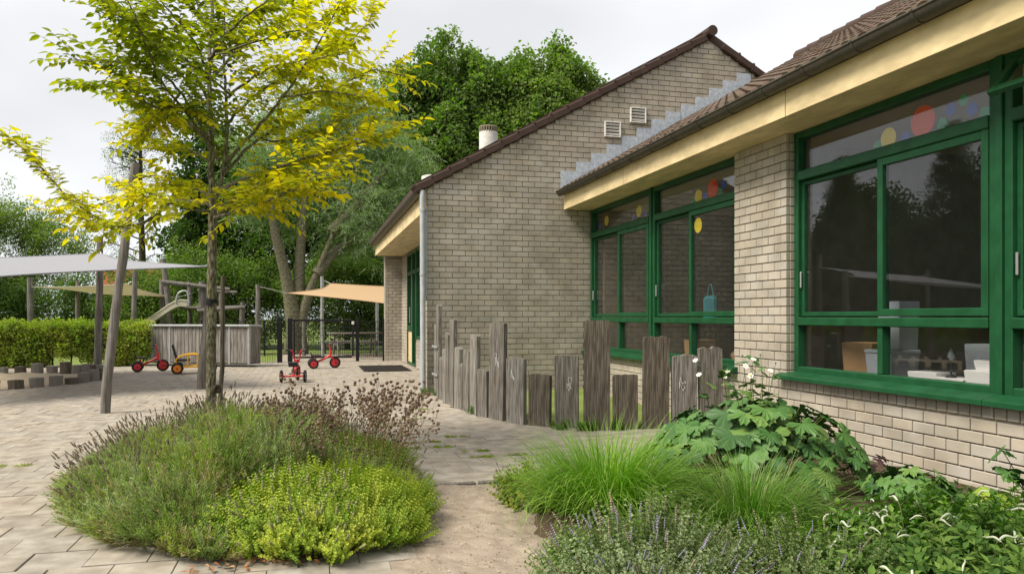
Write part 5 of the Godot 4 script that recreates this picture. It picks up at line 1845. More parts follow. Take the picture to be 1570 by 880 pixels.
const TRUNK := [Vector3(-0.83, 0.00, -7.15), Vector3(-0.83, 0.83, -7.14), Vector3(-0.82, 1.63, -7.14), Vector3(-0.82, 2.20, -7.14), Vector3(-0.83, 2.66, -7.15), Vector3(-0.85, 3.36, -7.20), Vector3(-0.83, 4.07, -7.25), Vector3(-0.80, 4.71, -7.24)]
const LIMBS := [
	[0.024, [Vector3(-0.80, 2.28, -7.14), Vector3(-0.71, 2.64, -7.16), Vector3(-0.72, 3.21, -7.27), Vector3(-0.76, 3.80, -7.44), Vector3(-0.72, 4.56, -7.53)]],
	[0.020, [Vector3(-0.71, 2.61, -7.17), Vector3(-0.47, 2.81, -6.84), Vector3(-0.21, 3.03, -6.46), Vector3(0.03, 3.33, -6.19), Vector3(0.22, 3.61, -5.93)]],
	[0.018, [Vector3(-0.74, 2.51, -7.17), Vector3(-0.45, 2.87, -7.35), Vector3(-0.02, 3.22, -7.55), Vector3(0.54, 3.66, -7.61), Vector3(0.93, 3.64, -7.61)]],
	[0.018, [Vector3(-0.76, 2.37, -7.13), Vector3(-0.39, 2.46, -6.72), Vector3(0.04, 2.56, -6.40), Vector3(0.44, 2.66, -6.19), Vector3(0.64, 2.74, -6.13)]],
	[0.016, [Vector3(-0.80, 2.20, -7.14), Vector3(-0.60, 2.38, -7.50), Vector3(-0.26, 2.65, -7.72), Vector3(0.29, 2.94, -7.78), Vector3(0.65, 3.23, -7.79)]],
	[0.016, [Vector3(-0.81, 2.11, -7.14), Vector3(-0.59, 2.12, -6.67), Vector3(-0.36, 2.15, -6.30), Vector3(-0.11, 2.22, -6.02), Vector3(0.15, 2.37, -5.85)]],
	[0.014, [Vector3(-0.81, 2.11, -7.14), Vector3(-0.71, 2.25, -7.42), Vector3(-0.49, 2.36, -7.57), Vector3(-0.23, 2.35, -7.61)]],
	[0.020, [Vector3(-0.83, 2.24, -7.15), Vector3(-1.03, 2.28, -7.30), Vector3(-1.19, 2.28, -7.40), Vector3(-1.32, 2.16, -7.43), Vector3(-1.50, 2.07, -7.43), Vector3(-1.78, 2.11, -7.40), Vector3(-2.06, 2.33, -7.37), Vector3(-2.30, 2.61, -7.43), Vector3(-2.53, 2.82, -7.50)]],
	[0.012, [Vector3(-1.19, 2.28, -7.40), Vector3(-1.42, 2.41, -7.72), Vector3(-1.70, 2.41, -8.00), Vector3(-2.03, 2.30, -8.19)]],
	[0.012, [Vector3(-1.32, 2.16, -7.43), Vector3(-1.46, 2.03, -7.11), Vector3(-1.68, 2.02, -6.96), Vector3(-1.88, 2.08, -6.91)]],
	[0.012, [Vector3(-0.83, 2.17, -7.15), Vector3(-0.98, 2.15, -6.77), Vector3(-1.10, 2.15, -6.49), Vector3(-1.23, 2.18, -6.32)]],
	[0.012, [Vector3(-0.83, 2.31, -7.15), Vector3(-1.15, 2.49, -7.75), Vector3(-1.44, 2.50, -8.14)]],
	[0.018, [Vector3(-0.83, 2.77, -7.15), Vector3(-0.93, 2.95, -6.96), Vector3(-1.03, 3.11, -6.78), Vector3(-1.20, 3.23, -6.62), Vector3(-1.50, 3.25, -6.60), Vector3(-1.81, 3.27, -6.68)]],
	[0.016, [Vector3(-0.84, 2.80, -7.15), Vector3(-1.09, 3.02, -7.52), Vector3(-1.35, 3.16, -7.80), Vector3(-1.67, 3.34, -7.99)]],
	[0.016, [Vector3(-0.84, 3.13, -7.20), Vector3(-1.06, 3.56, -7.52), Vector3(-1.32, 3.87, -7.79), Vector3(-1.70, 4.15, -8.00)]],
	[0.014, [Vector3(-0.85, 3.30, -7.20), Vector3(-0.91, 3.52, -6.86), Vector3(-1.09, 3.72, -6.70), Vector3(-1.30, 3.99, -6.65)]],
	[0.014, [Vector3(-0.84, 3.00, -7.15), Vector3(-0.97, 2.92, -6.56), Vector3(-1.16, 2.87, -6.40), Vector3(-1.28, 2.96, -6.33)]],
	[0.016, [Vector3(-0.84, 3.36, -7.20), Vector3(-0.60, 3.77, -7.50), Vector3(-0.26, 4.13, -7.72), Vector3(0.17, 4.47, -7.81)]],
	[0.014, [Vector3(-0.84, 3.53, -7.20), Vector3(-0.59, 3.65, -6.67), Vector3(-0.32, 3.78, -6.39), Vector3(-0.11, 3.99, -6.23)]],
	[0.014, [Vector3(-0.71, 2.97, -7.22), Vector3(-0.44, 3.41, -7.66), Vector3(-0.02, 3.75, -7.86), Vector3(0.50, 4.15, -7.93), Vector3(0.66, 4.42, -7.89)]],
	[0.014, [Vector3(-0.72, 3.21, -7.27), Vector3(-0.38, 3.27, -6.61), Vector3(-0.09, 3.22, -6.12), Vector3(0.27, 3.22, -5.82)]],
	[0.012, [Vector3(-0.85, 3.72, -7.25), Vector3(-1.00, 4.15, -7.50), Vector3(-1.07, 4.56, -7.62)]],
	[0.012, [Vector3(-0.45, 2.87, -7.35), Vector3(-0.20, 2.96, -7.70), Vector3(0.17, 3.16, -7.91), Vector3(0.56, 3.42, -7.91)]],
	[0.012, [Vector3(-0.39, 2.46, -6.72), Vector3(-0.17, 2.27, -6.35), Vector3(0.03, 2.26, -6.09)]],
	[0.012, [Vector3(-0.21, 3.03, -6.46), Vector3(0.13, 2.99, -6.06), Vector3(0.42, 2.91, -5.88)]],
	[0.012, [Vector3(-1.03, 3.11, -6.78), Vector3(-1.12, 2.79, -6.60), Vector3(-1.21, 2.69, -6.42)]],
	[0.012, [Vector3(-0.84, 2.60, -7.15), Vector3(-1.07, 2.80, -7.62), Vector3(-1.31, 2.85, -7.89), Vector3(-1.51, 3.02, -8.05)]],
]


func make_young_tree() -> void:
	var foot: Vector3 = TRUNK[0]
	var t := thing("young_elm", "young tree with golden yellow-green leaves growing in the round lavender bed", "tree", foot)
	var b := MB.new()
	var tp := []
	for p in spline(TRUNK, 6):
		tp.append(p - foot + Vector3(rf(-0.006, 0.006), 0, rf(-0.006, 0.006)))
	tp[0].y = -0.25
	var rad := []
	for i in tp.size():
		var y: float = tp[i].y
		rad.append((lerpf(0.046, 0.037, y / 2.2) if y < 2.2 else lerpf(0.03, 0.008, (y - 2.2) / 2.6)) * rf(0.94, 1.06) * (1.25 if i < 2 else 1.0))
	b.tube(tp, rad, 14)
	var trunk := obj("trunk", b.done(), M.bark, t)
	# pruning knot
	b = MB.new()
	b.lathe(Vector3(0.05, 0.62, 0.045), look(Vector3(0.6, 0.0, 0.7), 0), [Vector2(0.035, -0.02), Vector2(0.04, 0.012), Vector2(0.022, 0.022), Vector2(0.001, 0.01)], 10)
	obj("knot", b.done(), M.dark_bark, trunk)
	var items := []   # [Transform3D, yellowness]
	var limbs := []
	for q in LIMBS:
		limbs.append([q[0], q[1], 0.0])
		# the upper crown carries boughs to the front and back as well
		if q[1][-1].y > 3.1 and q[1][-1].x < 0.35:
			if limbs.size() % 3 != 1:
				limbs.append([q[0] * 0.8, q[1], rf(0.6, 1.1) * (1.0 if limbs.size() % 2 else -1.0)])
	for q in limbs:
		var path := []
		for p in spline(q[1], 6):
			path.append(Vector3(p - foot).rotated(Vector3.UP, q[2]) + rdir() * 0.008)
		var r0: float = q[0]
		var lr := []
		for i in path.size():
			lr.append(lerpf(r0, 0.0035, pow(float(i) / path.size(), 0.8)))
		b = MB.new()
		b.tube(path, lr, 8)
		var limb := obj("branch", b.done(), M.bark, t)
		var tip: Vector3 = path[-1]
		var gold := 0.14
		if tip.y < 2.75:
			gold = 0.66
		elif tip.x > 1.0 or tip.y < 3.1:
			gold = 0.54
		elif tip.x > 0.4:
			gold = 0.34
		var tw := MB.new()
		var dist := 0.0
		for i in range(1, path.size()):
			var seg: Vector3 = path[i] - path[i - 1]
			dist += seg.length()
			var s := float(i) / path.size()
			if s < 0.22:
				continue
			var count := maxi(1, int(round(seg.length() / 0.029)))
			for k in count:
				var st: Vector3 = path[i - 1].lerp(path[i], (k + rng.randf()) / count)
				var side := Vector3.UP.cross(seg).normalized() * (1.0 if rng.randf() < 0.5 else -1.0)
				var dir := (seg.normalized() * rf(0.3, 0.9) + side * rf(0.4, 1.0) + Vector3(0, rf(-0.25, 0.4), 0) + rdir() * 0.25).normalized()
				twig(tw, st, dir, rf(0.18, 0.5) * (1.15 - 0.4 * s), gold * rf(0.6, 1.3) + 0.15 * s, items)
		twig(tw, tip, (path[-1] - path[-3]).normalized(), 0.3, gold + 0.2, items)
		obj("twigs", tw.done(), M.twig, limb)
	var leaf := leaf_mesh(0.5, 0.35, 0.14)
	items.sort_custom(func(a, c): return a[0].origin.distance_squared_to(Vector3(0.9, -0.3, 7.1)) < c[0].origin.distance_squared_to(Vector3(0.9, -0.3, 7.1)))
	var tones := [Color(0.13, 0.2, 0.015), Color(0.2, 0.27, 0.018), Color(0.33, 0.39, 0.02), Color(0.47, 0.51, 0.022), Color(0.62, 0.61, 0.025), Color(0.72, 0.66, 0.03)]
	var its := []
	for it in items:
		its.append([it[0], clampi(int(it[1] * 6.0 + rf(-0.9, 0.9)), 0, 5)])
	var proto: StandardMaterial3D = M.leaf_young.duplicate()
	pieces("leaf", leaf, proto, tones, t, its, 300, "foliage")
	# stakes and strap
	pole("tree_stake", "upright timber stake standing right behind the young tree", foot + Vector3(0.06, 0, -0.16), foot + Vector3(0.08, 1.62, -0.16), 0.021, 0.02, "stake", M.old_wood_dark)
	b = MB.new()
	b.lathe(Vector3(0.0, 1.38, 0.0), look(Vector3(0.12, 1, 0.05), 0), [Vector2(0.043, -0.03), Vector2(0.048, -0.03), Vector2(0.048, 0.03), Vector2(0.043, 0.03)], 14, true)
	obj("strap", b.done(), M.strap, t)


func twig(tw: MB, st: Vector3, dir: Vector3, ln: float, gold: float, items: Array) -> void:
	var p := st
	var d := dir
	var pts := [p]
	var step := 0.031
	var n := int(ln / step)
	var up := (Vector3.UP + rdir() * 0.35).normalized()
	for i in n:
		d = (d + Vector3(0, -0.008, 0) + rdir() * 0.05).normalized()
		p += d * step
		pts.append(p)
		var side := d.cross(up).normalized() * (1.0 if i % 2 else -1.0)
		var ld := (d * 0.55 + side * 0.75 + Vector3(0, rf(-0.45, 0.05), 0) + rdir() * 0.15).normalized()
		if i == n - 1:
			ld = (d + Vector3(0, -0.3, 0)).normalized()
		var x := ld.cross(up + rdir() * 0.4).normalized()
		var b := Basis(x, ld, x.cross(ld)).scaled(Vector3.ONE * rf(0.045, 0.096))
		items.append([Transform3D(b, p), gold * 0.75 + 0.3 * float(i) / maxi(n, 1) * gold])
	tw.tube(pts, [0.003, 0.0014], 4, false)


# ---------------------------------------------------------------- bed plants

func in_poly(poly: Array) -> Vector2:
	var lo: Vector2 = poly[0]
	var hi: Vector2 = poly[0]
	for q in poly:
		lo = lo.min(q)
		hi = hi.max(q)
	for i in 200:
		var p := Vector2(rf(lo.x, hi.x), rf(lo.y, hi.y))
		if inside(p, poly):
			return p
	return poly[0]


func sprig(pairs: int, ln: float, leaf_l: float, leaf_w: float, open: float, stem: Color, leaf: Color, per := 2) -> ArrayMesh:
	# A leafy shoot of unit-free size along +y with leaves in pairs or whorls.
	var b := MB.new()
	var pts := []
	var bend := Vector3(rf(-0.12, 0.12), 0, rf(-0.12, 0.12))
	for k in 5:
		var t := k / 4.0
		pts.append(Vector3(0, ln * t, 0) + bend * ln * t * t)
	b.col = stem
	b.tube(pts, [0.0022, 0.0018, 0.0015, 0.0012, 0.0008], 3, false)
	for i in pairs:
		var t := (i + 0.6) / pairs
		var p := Vector3(0, ln * t, 0) + bend * ln * t * t
		var a := i * 1.57 + rf(-0.4, 0.4)
		for s in per:
			var aa := a + TAU * s / per
			var d := Vector3(cos(aa), open * rf(0.7, 1.3), sin(aa)).normalized()
			b.col = leaf * rf(0.8, 1.2)
			add_leaf(b, p, d, Vector3.UP, leaf_l * rf(0.7, 1.15) * (1.0 - 0.35 * t), leaf_w, 0.2)
	return b.done()


func spike(h: float, head: float, r: float, stem: Color, tint: Color, lumps: int) -> ArrayMesh:
	# A bare flower stalk with a knobbly head.
	var b := MB.new()
	var bend := Vector3(rf(-0.08, 0.08), 0, rf(-0.08, 0.08))
	var pts := []
	for k in 4:
		var t := k / 3.0
		pts.append(Vector3(0, h * t, 0) + bend * h * t * t)
	b.col = stem
	b.tube(pts, [0.0018, 0.0014, 0.0011, 0.001], 3, false)
	for i in lumps:
		var t := 1.0 - head * (float(i) / maxi(lumps - 1, 1)) / h
		var p := Vector3(0, h * t, 0) + bend * h * t * t
		b.col = tint * rf(0.7, 1.2)
		var rr := r * (0.65 if i == 0 else 1.0) * rf(0.85, 1.15)
		b.lathe(p, look(Vector3(rf(-0.2, 0.2), 1, rf(-0.2, 0.2)), rf(0, 3)), [Vector2(0.0005, -rr), Vector2(rr * 0.9, -rr * 0.4), Vector2(rr, rr * 0.3), Vector2(0.0005, rr * 1.1)], 6)
	return b.done()


func scatter(parent: Node3D, called: String, meshes: Array, m: Material, rows: Array) -> void:
	# rows: [Transform3D, Color]; spread over the mesh variants, one part for each.
	for v in meshes.size():
		var xf := []
		var cs := PackedColorArray()
		for i in range(v, rows.size(), meshes.size()):
			xf.append(rows[i][0])
			cs.append(rows[i][1])
		if xf.size():
			multi(called, meshes[v], m, parent, xf, cs)


func marjoram_zone(p: Vector2) -> float:
	return Vector2((p.x - 0.06) / 0.66, (p.y + 4.58) / 0.66).length()


func oregano_zone(p: Vector2) -> float:
	return Vector2((p.x - 0.3) / 0.36, (p.y + 5.85) / 0.62).length()


func make_round_bed() -> void:
	var f := FastNoiseLite.new()
	f.seed = 77
	f.frequency = 1.4
	# lavender
	var lav := thing("lavender_mound", "grey-green lavender mass with dry flower stalks filling the round bed", "lavender")
	var ms := []
	for k in 4:
		ms.append(sprig(9, 0.17, 0.045, 0.006, 1.5, Color(0.6, 0.6, 0.45), Color(1, 1, 1), 3))
	var tufts := []
	for i in 400:
		var q := in_poly(BED)
		var clear := marjoram_zone(q) > 0.95 and edge_gap(q, BED) > 0.08
		for o in tufts:
			clear = clear and q.distance_to(o[0]) > 0.38
		if clear:
			tufts.append([q, rf(0.75, 1.25), rf(0.0, 1.0)])
	var rows := []
	var stalks := []
	while rows.size() < 9500:
		var p := in_poly(BED)
		var g := edge_gap(p, BED)
		if marjoram_zone(p) < 0.92 or oregano_zone(p) < 0.8 or (p.x > -0.3 and p.y > -4.8):
			continue
		var lump := f.get_noise_2d(p.x * 1.3, p.y * 1.3)
		var h := (0.08 + 0.2 * smoothstep(0.0, 0.5, g)) * (1.0 + 0.7 * lump)
		# each bush of the mass stands up in its middle and falls away to the next one
		var tuft: Array = tufts[0]
		for o in tufts:
			if p.distance_to(o[0]) < p.distance_to(tuft[0]):
				tuft = o
		var off: Vector2 = p - tuft[0]
		var fall := clampf(off.length() / 0.34, 0.0, 1.0)
		h = h * tuft[1] * (1.25 - 0.75 * fall * fall)
		var away := ((p - Vector2(-0.5, -6.0)).normalized() * (1.0 - smoothstep(0.0, 0.5, g)) + off.normalized() * fall).normalized()
		var lean := maxf(1.1 * (1.0 - smoothstep(0.0, 0.45, g)), 0.75 * fall)
		var depth := pow(rng.randf(), 2.2)
		var y := h * (1.0 - 0.8 * depth) - 0.04
		var d := (Vector3(away.x, 0, away.y) * lean + Vector3.UP + rdir() * 0.5).normalized()
		var tone := Color(0.27, 0.33, 0.11).lerp(Color(0.43, 0.455, 0.28), clampf(tuft[2] + 0.8 * f.get_noise_2d(p.x * 2.0 + 40.0, p.y * 2.0), 0.0, 1.0))
		if f.get_noise_2d(p.x * 1.6 - 20.0, p.y * 1.6) > 0.2:
			tone = Color(0.4, 0.42, 0.12)
		if (depth > 0.55 and rng.randf() < 0.55) or f.get_noise_2d(p.x * 2.6 + 9.0, p.y * 2.6 - 31.0) > 0.42:
			tone = Color(0.36, 0.28, 0.16)
		if rng.randf() < 0.13:
			tone = Color(0.46, 0.37, 0.24)
		rows.append([Transform3D(look(d, rf(0, TAU)).scaled(Vector3.ONE * rf(0.75, 1.25)), Vector3(p.x, maxf(y, 0.01), p.y) + Vector3(away.x, 0, away.y) * lean * 0.07), tone * rf(0.8, 1.2)])
		# flower stalks, thick along the back and the left rim
		var many := 0.12 + 0.75 * smoothstep(-6.3, -7.4, p.y) + 0.35 * smoothstep(-1.0, -1.5, p.x)
		if rng.randf() < many * 0.6 and p.y < -4.9:
			var sd := (Vector3(away.x, 0, away.y) * (0.2 + lean * 0.55) + Vector3.UP + rdir() * 0.22).normalized()
			stalks.append([Transform3D(look(sd, rf(0, TAU)).scaled(Vector3.ONE * rf(0.75, 1.15)), Vector3(p.x, h * 0.75, p.y)), Color(1, 1, 1) * rf(0.75, 1.2)])
	scatter(lav, "foliage", ms, M.herb, rows)
	var sk := []
	for k in 3:
		sk.append(spike(0.25 + 0.04 * k, 0.03, 0.0058, Color(0.56, 0.48, 0.31), Color(0.29, 0.225, 0.165), 4))
	scatter(lav, "flower_stalks", sk, M.herb, stalks)
	# dead woody stems showing under the skirts
	var wd := MB.new()
	for i in 90:
		var k := rng.randi() % BED.size()
		var q: Vector2 = BED[k].lerp(BED[(k + 1) % BED.size()], rng.randf())
		if marjoram_zone(q) < 1.1:
			continue
		var inn := (Vector2(-0.5, -6.0) - q).normalized()
		var a := Vector3(q.x, 0.02, q.y) + Vector3(inn.x, 0, inn.y) * rf(0.0, 0.1)
		var tang := Vector3(-inn.y, 0, inn.x) * rf(-0.25, 0.25)
		wd.tube([a, a + tang + Vector3(inn.x, 0.25, inn.y) * rf(0.15, 0.4)], [0.005, 0.003], 4, false)
	obj("woody_stems", wd.done(), M.twig, lav)

	# oregano with brown seed heads
	var ore := thing("oregano_plant", "tall oregano with brownish pink seed heads at the bed's inner rim", "herb")
	ms = []
	for k in 3:
		ms.append(sprig(11, 0.36, 0.026, 0.016, 0.5, Color(0.6, 0.5, 0.35), Color(1, 1, 1)))
	rows = []
	stalks = []
	for i in 1500:
		var a := rf(0, TAU)
		var r := sqrt(rng.randf())
		var p := Vector2(0.3 + cos(a) * 0.38 * r, -5.85 + sin(a) * 0.68 * r)
		var d := (Vector3(cos(a), 0, sin(a)) * r * 0.5 + Vector3.UP + rdir() * 0.25).normalized()
		var hgt := rf(0.6, 1.05) * (1.0 - 0.25 * r)
		rows.append([Transform3D(look(d, rf(0, TAU)).scaled(Vector3.ONE * hgt), Vector3(p.x, 0.02, p.y)), Color(0.22, 0.33, 0.07).lerp(Color(0.36, 0.4, 0.1), rng.randf())])
		if i % 11 == 0:
			stalks.append([Transform3D(look(d, rf(0, TAU)).scaled(Vector3.ONE * rf(0.75, 1.35)), Vector3(p.x, rf(0.0, 0.1), p.y)), Color(1, 1, 1) * rf(0.75, 1.2)])
	scatter(ore, "foliage", ms, M.herb, rows)
	sk = []
	for k in 4:
		# branching head: several knobs on short arms
		var b := MB.new()
		b.col = Color(0.3, 0.2, 0.1)
		b.tube([Vector3.ZERO, Vector3(0.01, 0.25, 0), Vector3(0.02, 0.5, 0.01)], [0.0022, 0.0018, 0.0012], 3, false)
		for j in 9:
			var y := rf(0.4, 0.56)
			var a := rf(0, TAU)
			var e := Vector3(0.02 + cos(a) * rf(0.02, 0.06), y + rf(0.01, 0.03), sin(a) * rf(0.02, 0.06))
			b.col = Color(0.3, 0.22, 0.12)
			b.tube([Vector3(0.018, y - 0.03, 0.008), e], [0.001, 0.0008], 3, false)
			b.col = Color(0.2, 0.12, 0.09).lerp(Color(0.4, 0.27, 0.21), rng.randf())
			b.lathe(e, look(rdir(), 0), [Vector2(0.0005, -0.008), Vector2(0.009, -0.003), Vector2(0.009, 0.004), Vector2(0.0005, 0.009)], 6)
		sk.append(b.done())
	scatter(ore, "seed_heads", sk, M.herb, stalks)

	# golden marjoram
	var mar := thing("golden_marjoram", "low bright yellow-green marjoram cushion at the front of the round bed", "herb")
	ms = []
	for k in 4:
		ms.append(sprig(9, 0.17, 0.019, 0.015, 0.55, Color(0.7, 0.7, 0.4), Color(1, 1, 1)))
	rows = []
	stalks = []
	for i in 5200:
		var a := rf(0, TAU)
		var r := sqrt(rng.randf())
		var rim := 1.0 + 0.3 * f.get_noise_2d(cos(a) * 1.6 + 5.0, sin(a) * 1.6)
		var p := Vector2(0.08 + cos(a) * 0.6 * r * rim, -4.6 + sin(a) * 0.6 * r * rim)
		var h := 0.19 * pow(maxf(0.0, 1.0 - r * r), 0.35) * (1.0 + 0.9 * f.get_noise_2d(p.x * 2.6, p.y * 2.6)) * (0.75 + 0.35 * smoothstep(-4.3, -5.0, p.y))
		var d := (Vector3(cos(a), 0, sin(a)) * r * r * 1.1 + Vector3.UP + rdir() * 0.4).normalized()
		var depth := pow(rng.randf(), 1.8)
		var back := smoothstep(-4.4, -5.2, p.y)
		var tone := Color(0.25, 0.38, 0.04).lerp(Color(0.58, 0.6, 0.08), clampf(0.4 + 1.0 * f.get_noise_2d(p.x * 4.0, p.y * 4.0) + 0.2 * back, 0.0, 1.0))
		rows.append([Transform3D(look(d, rf(0, TAU)).scaled(Vector3.ONE * rf(0.7, 1.1)), Vector3(p.x, h * (1.0 - depth) + 0.0, p.y)), tone * rf(0.8, 1.15)])
		if i % 16 == 0 and p.x < 0.2:
			stalks.append([Transform3D(look(d, rf(0, TAU)).scaled(Vector3.ONE * rf(0.7, 1.1)), Vector3(p.x, h * 0.8, p.y)), Color(1, 1, 1) * rf(0.8, 1.1)])
	scatter(mar, "foliage", ms, M.leaf, rows)
	sk = []
	for k in 3:
		sk.append(spike(0.2, 0.04, 0.008, Color(0.35, 0.35, 0.1), Color(0.5, 0.45, 0.25), 4))
	scatter(mar, "buds", sk, M.herb, stalks)
	# fallen leaves at the rim
	var fl := leaf_mesh(0.55, 0.4, 0.3)
	rows = []
	for i in 60:
		var p := Vector2(rf(-0.6, 0.2), rf(-4.22, -3.95))
		rows.append([Transform3D(Basis.from_euler(Vector3(-PI / 2.0 + rf(-0.4, 0.4), rf(0, TAU), rf(-0.4, 0.4))).scaled(Vector3.ONE * rf(0.03, 0.055)), Vector3(p.x, 0.02, p.y)), [Color(0.3, 0.12, 0.05), Color(0.22, 0.12, 0.06), Color(0.36, 0.2, 0.09)][i % 3]])
	var lit := multi("fallen_leaves", fl, M.leaf_thick, self, rows.map(func(q): return q[0]), PackedColorArray(rows.map(func(q): return q[1])))
	tag(lit, "brown fallen leaves along the rim of the round bed", "leaves")


func blade(bend: float) -> ArrayMesh:
	# One arching grass blade of unit length.
	var b := MB.new()
	var l := []
	var r := []
	var p := Vector3.ZERO
	var a := 0.06
	for k in 8:
		var t := k / 7.0
		var w := 0.0042 * (1.0 - t * t) + 0.0003
		l.append(p + Vector3(-w, 0, 0))
		r.append(p + Vector3(w, 0, 0))
		p += Vector3(0, cos(a), sin(a)) / 7.0
		a += bend * (0.05 + 0.3 * t)
	b.strip(l, r)
	return b.done()


func make_grass_clump(label: String, at: Vector3, n: int, h: float, spread: float, tones: Array) -> void:
	var g := thing("fountain_grass", label, "grass clump", at)
	var ms := [blade(0.6), blade(1.0), blade(1.4), blade(1.8), blade(2.2)]
	var rows := []
	for i in n:
		var r := sqrt(rng.randf())
		var a := rf(0, TAU)
		var foot := Vector3(cos(a) * r * spread * 0.32, 0, sin(a) * r * spread * 0.32)
		var d := (Vector3(cos(a), 0, sin(a)) * r * rf(0.25, 1.15) + Vector3.UP + rdir() * 0.16).normalized()
		# the blade's arch (its +z) points outwards
		var out := (Vector3(cos(a), 0, sin(a)) + rdir() * 0.5)
		var x := d.cross(out).normalized()
		var bs := Basis(x, d, x.cross(d))
		rows.append([Transform3D(bs.scaled(Vector3.ONE * h * rf(0.65, 1.2)), foot), tones[rng.randi() % tones.size()] * rf(0.75, 1.2)])
	rows.shuffle()
	scatter(g, "blades", ms, M.leaf, rows)


func palm_leaf(lobes: int, cut: float) -> ArrayMesh:
	# A broad lobed, toothed leaf of unit radius lying in x/y with its stalk at the origin.
	var b := MB.new()
	var n := lobes * 8
	var pts := []
	for i in n + 1:
		var t := float(i) / n
		var a := lerpf(-2.35, 2.35, t)
		var lob := absf(sin(t * PI * lobes))
		var r := lerpf(1.0 - cut, 1.0, pow(lob, 0.8)) * (0.72 + 0.28 * cos(a * 0.55)) * (1.0 + (0.05 if i % 2 else -0.05))
		var z := 0.1 * lob - 0.22 * r * r + 0.04 * sin(i * 2.3)
		pts.append(Vector3(sin(a) * r, cos(a) * r, z))
	var o := Vector3(0, 0, 0.0)
	for i in n:
		var inner: Vector3 = pts[i] * 0.5
		var inner2: Vector3 = pts[i + 1] * 0.5
		inner.z *= 0.5
		inner2.z *= 0.5
		b.tri(o, inner2, inner)
		b.quad(inner, inner2, pts[i + 1], pts[i])
	return b.done()


func make_anemone(label: String, at: Vector3, n: int, wide: Vector2, h: float, flowers: int, tones: Array, size := Vector2(0.07, 0.13)) -> void:
	var t := thing("anemone_plant", label, "plant", at)
	var ms := [palm_leaf(5, 0.55), palm_leaf(3, 0.5), palm_leaf(5, 0.45)]
	var mats := []
	for c in tones:
		var m: StandardMaterial3D = M.leaf_thick.duplicate()
		m.albedo_color = c.linear_to_srgb()
		mats.append(m)
	var st := MB.new()
	for i in n:
		var a := rf(0, TAU)
		var r := sqrt(rng.randf())
		var y := h * (0.25 + 0.75 * sqrt(maxf(0.0, 1.0 - r * r))) * rf(0.6, 1.0)
		var p := Vector3(cos(a) * r * wide.x, y, sin(a) * r * wide.y)
		var out := Vector3(cos(a), 0, sin(a))
		var nn := (Vector3.UP + out * (0.3 + 0.7 * r) + rdir() * 0.35).normalized()
		var yy := (out - nn * out.dot(nn) + rdir() * 0.25)
		yy = (yy - nn * yy.dot(nn)).normalized()
		var o := obj("leaf", ms[i % 3], mats[rng.randi() % mats.size()], t)
		o.transform = Transform3D(Basis(yy.cross(nn), yy, nn).scaled(Vector3.ONE * rf(size.x, size.y)), p)
		st.tube(spline([Vector3(p.x * 0.25, 0, p.z * 0.25), Vector3(p.x * 0.6, y * 0.6, p.z * 0.6), p], 2), [0.003, 0.0028, 0.0025, 0.0022, 0.002], 5, false)
	obj("stalks", st.done(), M.anemone_stalk, t)
	for i in flowers:
		var a := rf(0, TAU)
		var r := sqrt(rng.randf()) * 0.5
		var e := Vector3(-0.12 + cos(a) * r * wide.x * 0.75, h + rf(0.08, 0.3), sin(a) * r * wide.y)
		var fs := MB.new()
		var foot := Vector3(e.x * 0.5, h * 0.4, e.z * 0.5)
		fs.tube(spline([foot, foot.lerp(e, 0.6) + rdir() * 0.03, e], 3), [0.0035, 0.003, 0.0028, 0.0025, 0.002, 0.0018, 0.0015], 5, false)
		obj("stalk", fs.done(), M.anemone_stalk, t)
		# small leaves up the stalk
		for k in 2:
			var o := obj("leaf", ms[1], mats[rng.randi() % mats.size()], t)
			var nn := (Vector3.UP + rdir() * 0.7).normalized()
			var yy := rdir()
			yy = (yy - nn * yy.dot(nn)).normalized()
			o.transform = Transform3D(Basis(yy.cross(nn), yy, nn).scaled(Vector3.ONE * rf(0.035, 0.065)), foot.lerp(e, rf(0.55, 1.0)))
		if i % 3 == 0:
			var fl := Node3D.new()
			fl.name = "flower"
			t.add_child(fl, true)
			fl.position = e
			fl.basis = look((Vector3(-0.35, 0.55, 0.6) + rdir() * 0.4), 0)
			var pm := MB.new()
			for k in 6:
				var pa := TAU * k / 6.0
				var d := Vector3(cos(pa), 0.25, sin(pa)).normalized()
				add_leaf(pm, d * 0.003, d, Vector3.UP, 0.021, 0.018, 0.15)
			obj("petals", pm.done(), M.petal, fl)
			pm = MB.new()
			pm.lathe(Vector3(0, 0.002, 0), Basis(), [Vector2(0.007, 0), Vector2(0.006, 0.005), Vector2(0.0005, 0.007)], 8)
			obj("stamens", pm.done(), M.pollen, fl)
		else:
			var bm := MB.new()
			bm.lathe(e, Basis(), [Vector2(0.0005, -0.006), Vector2(0.006, -0.002), Vector2(0.006, 0.003), Vector2(0.0005, 0.007)], 8)
			obj("bud", bm.done(), mats[0], t)


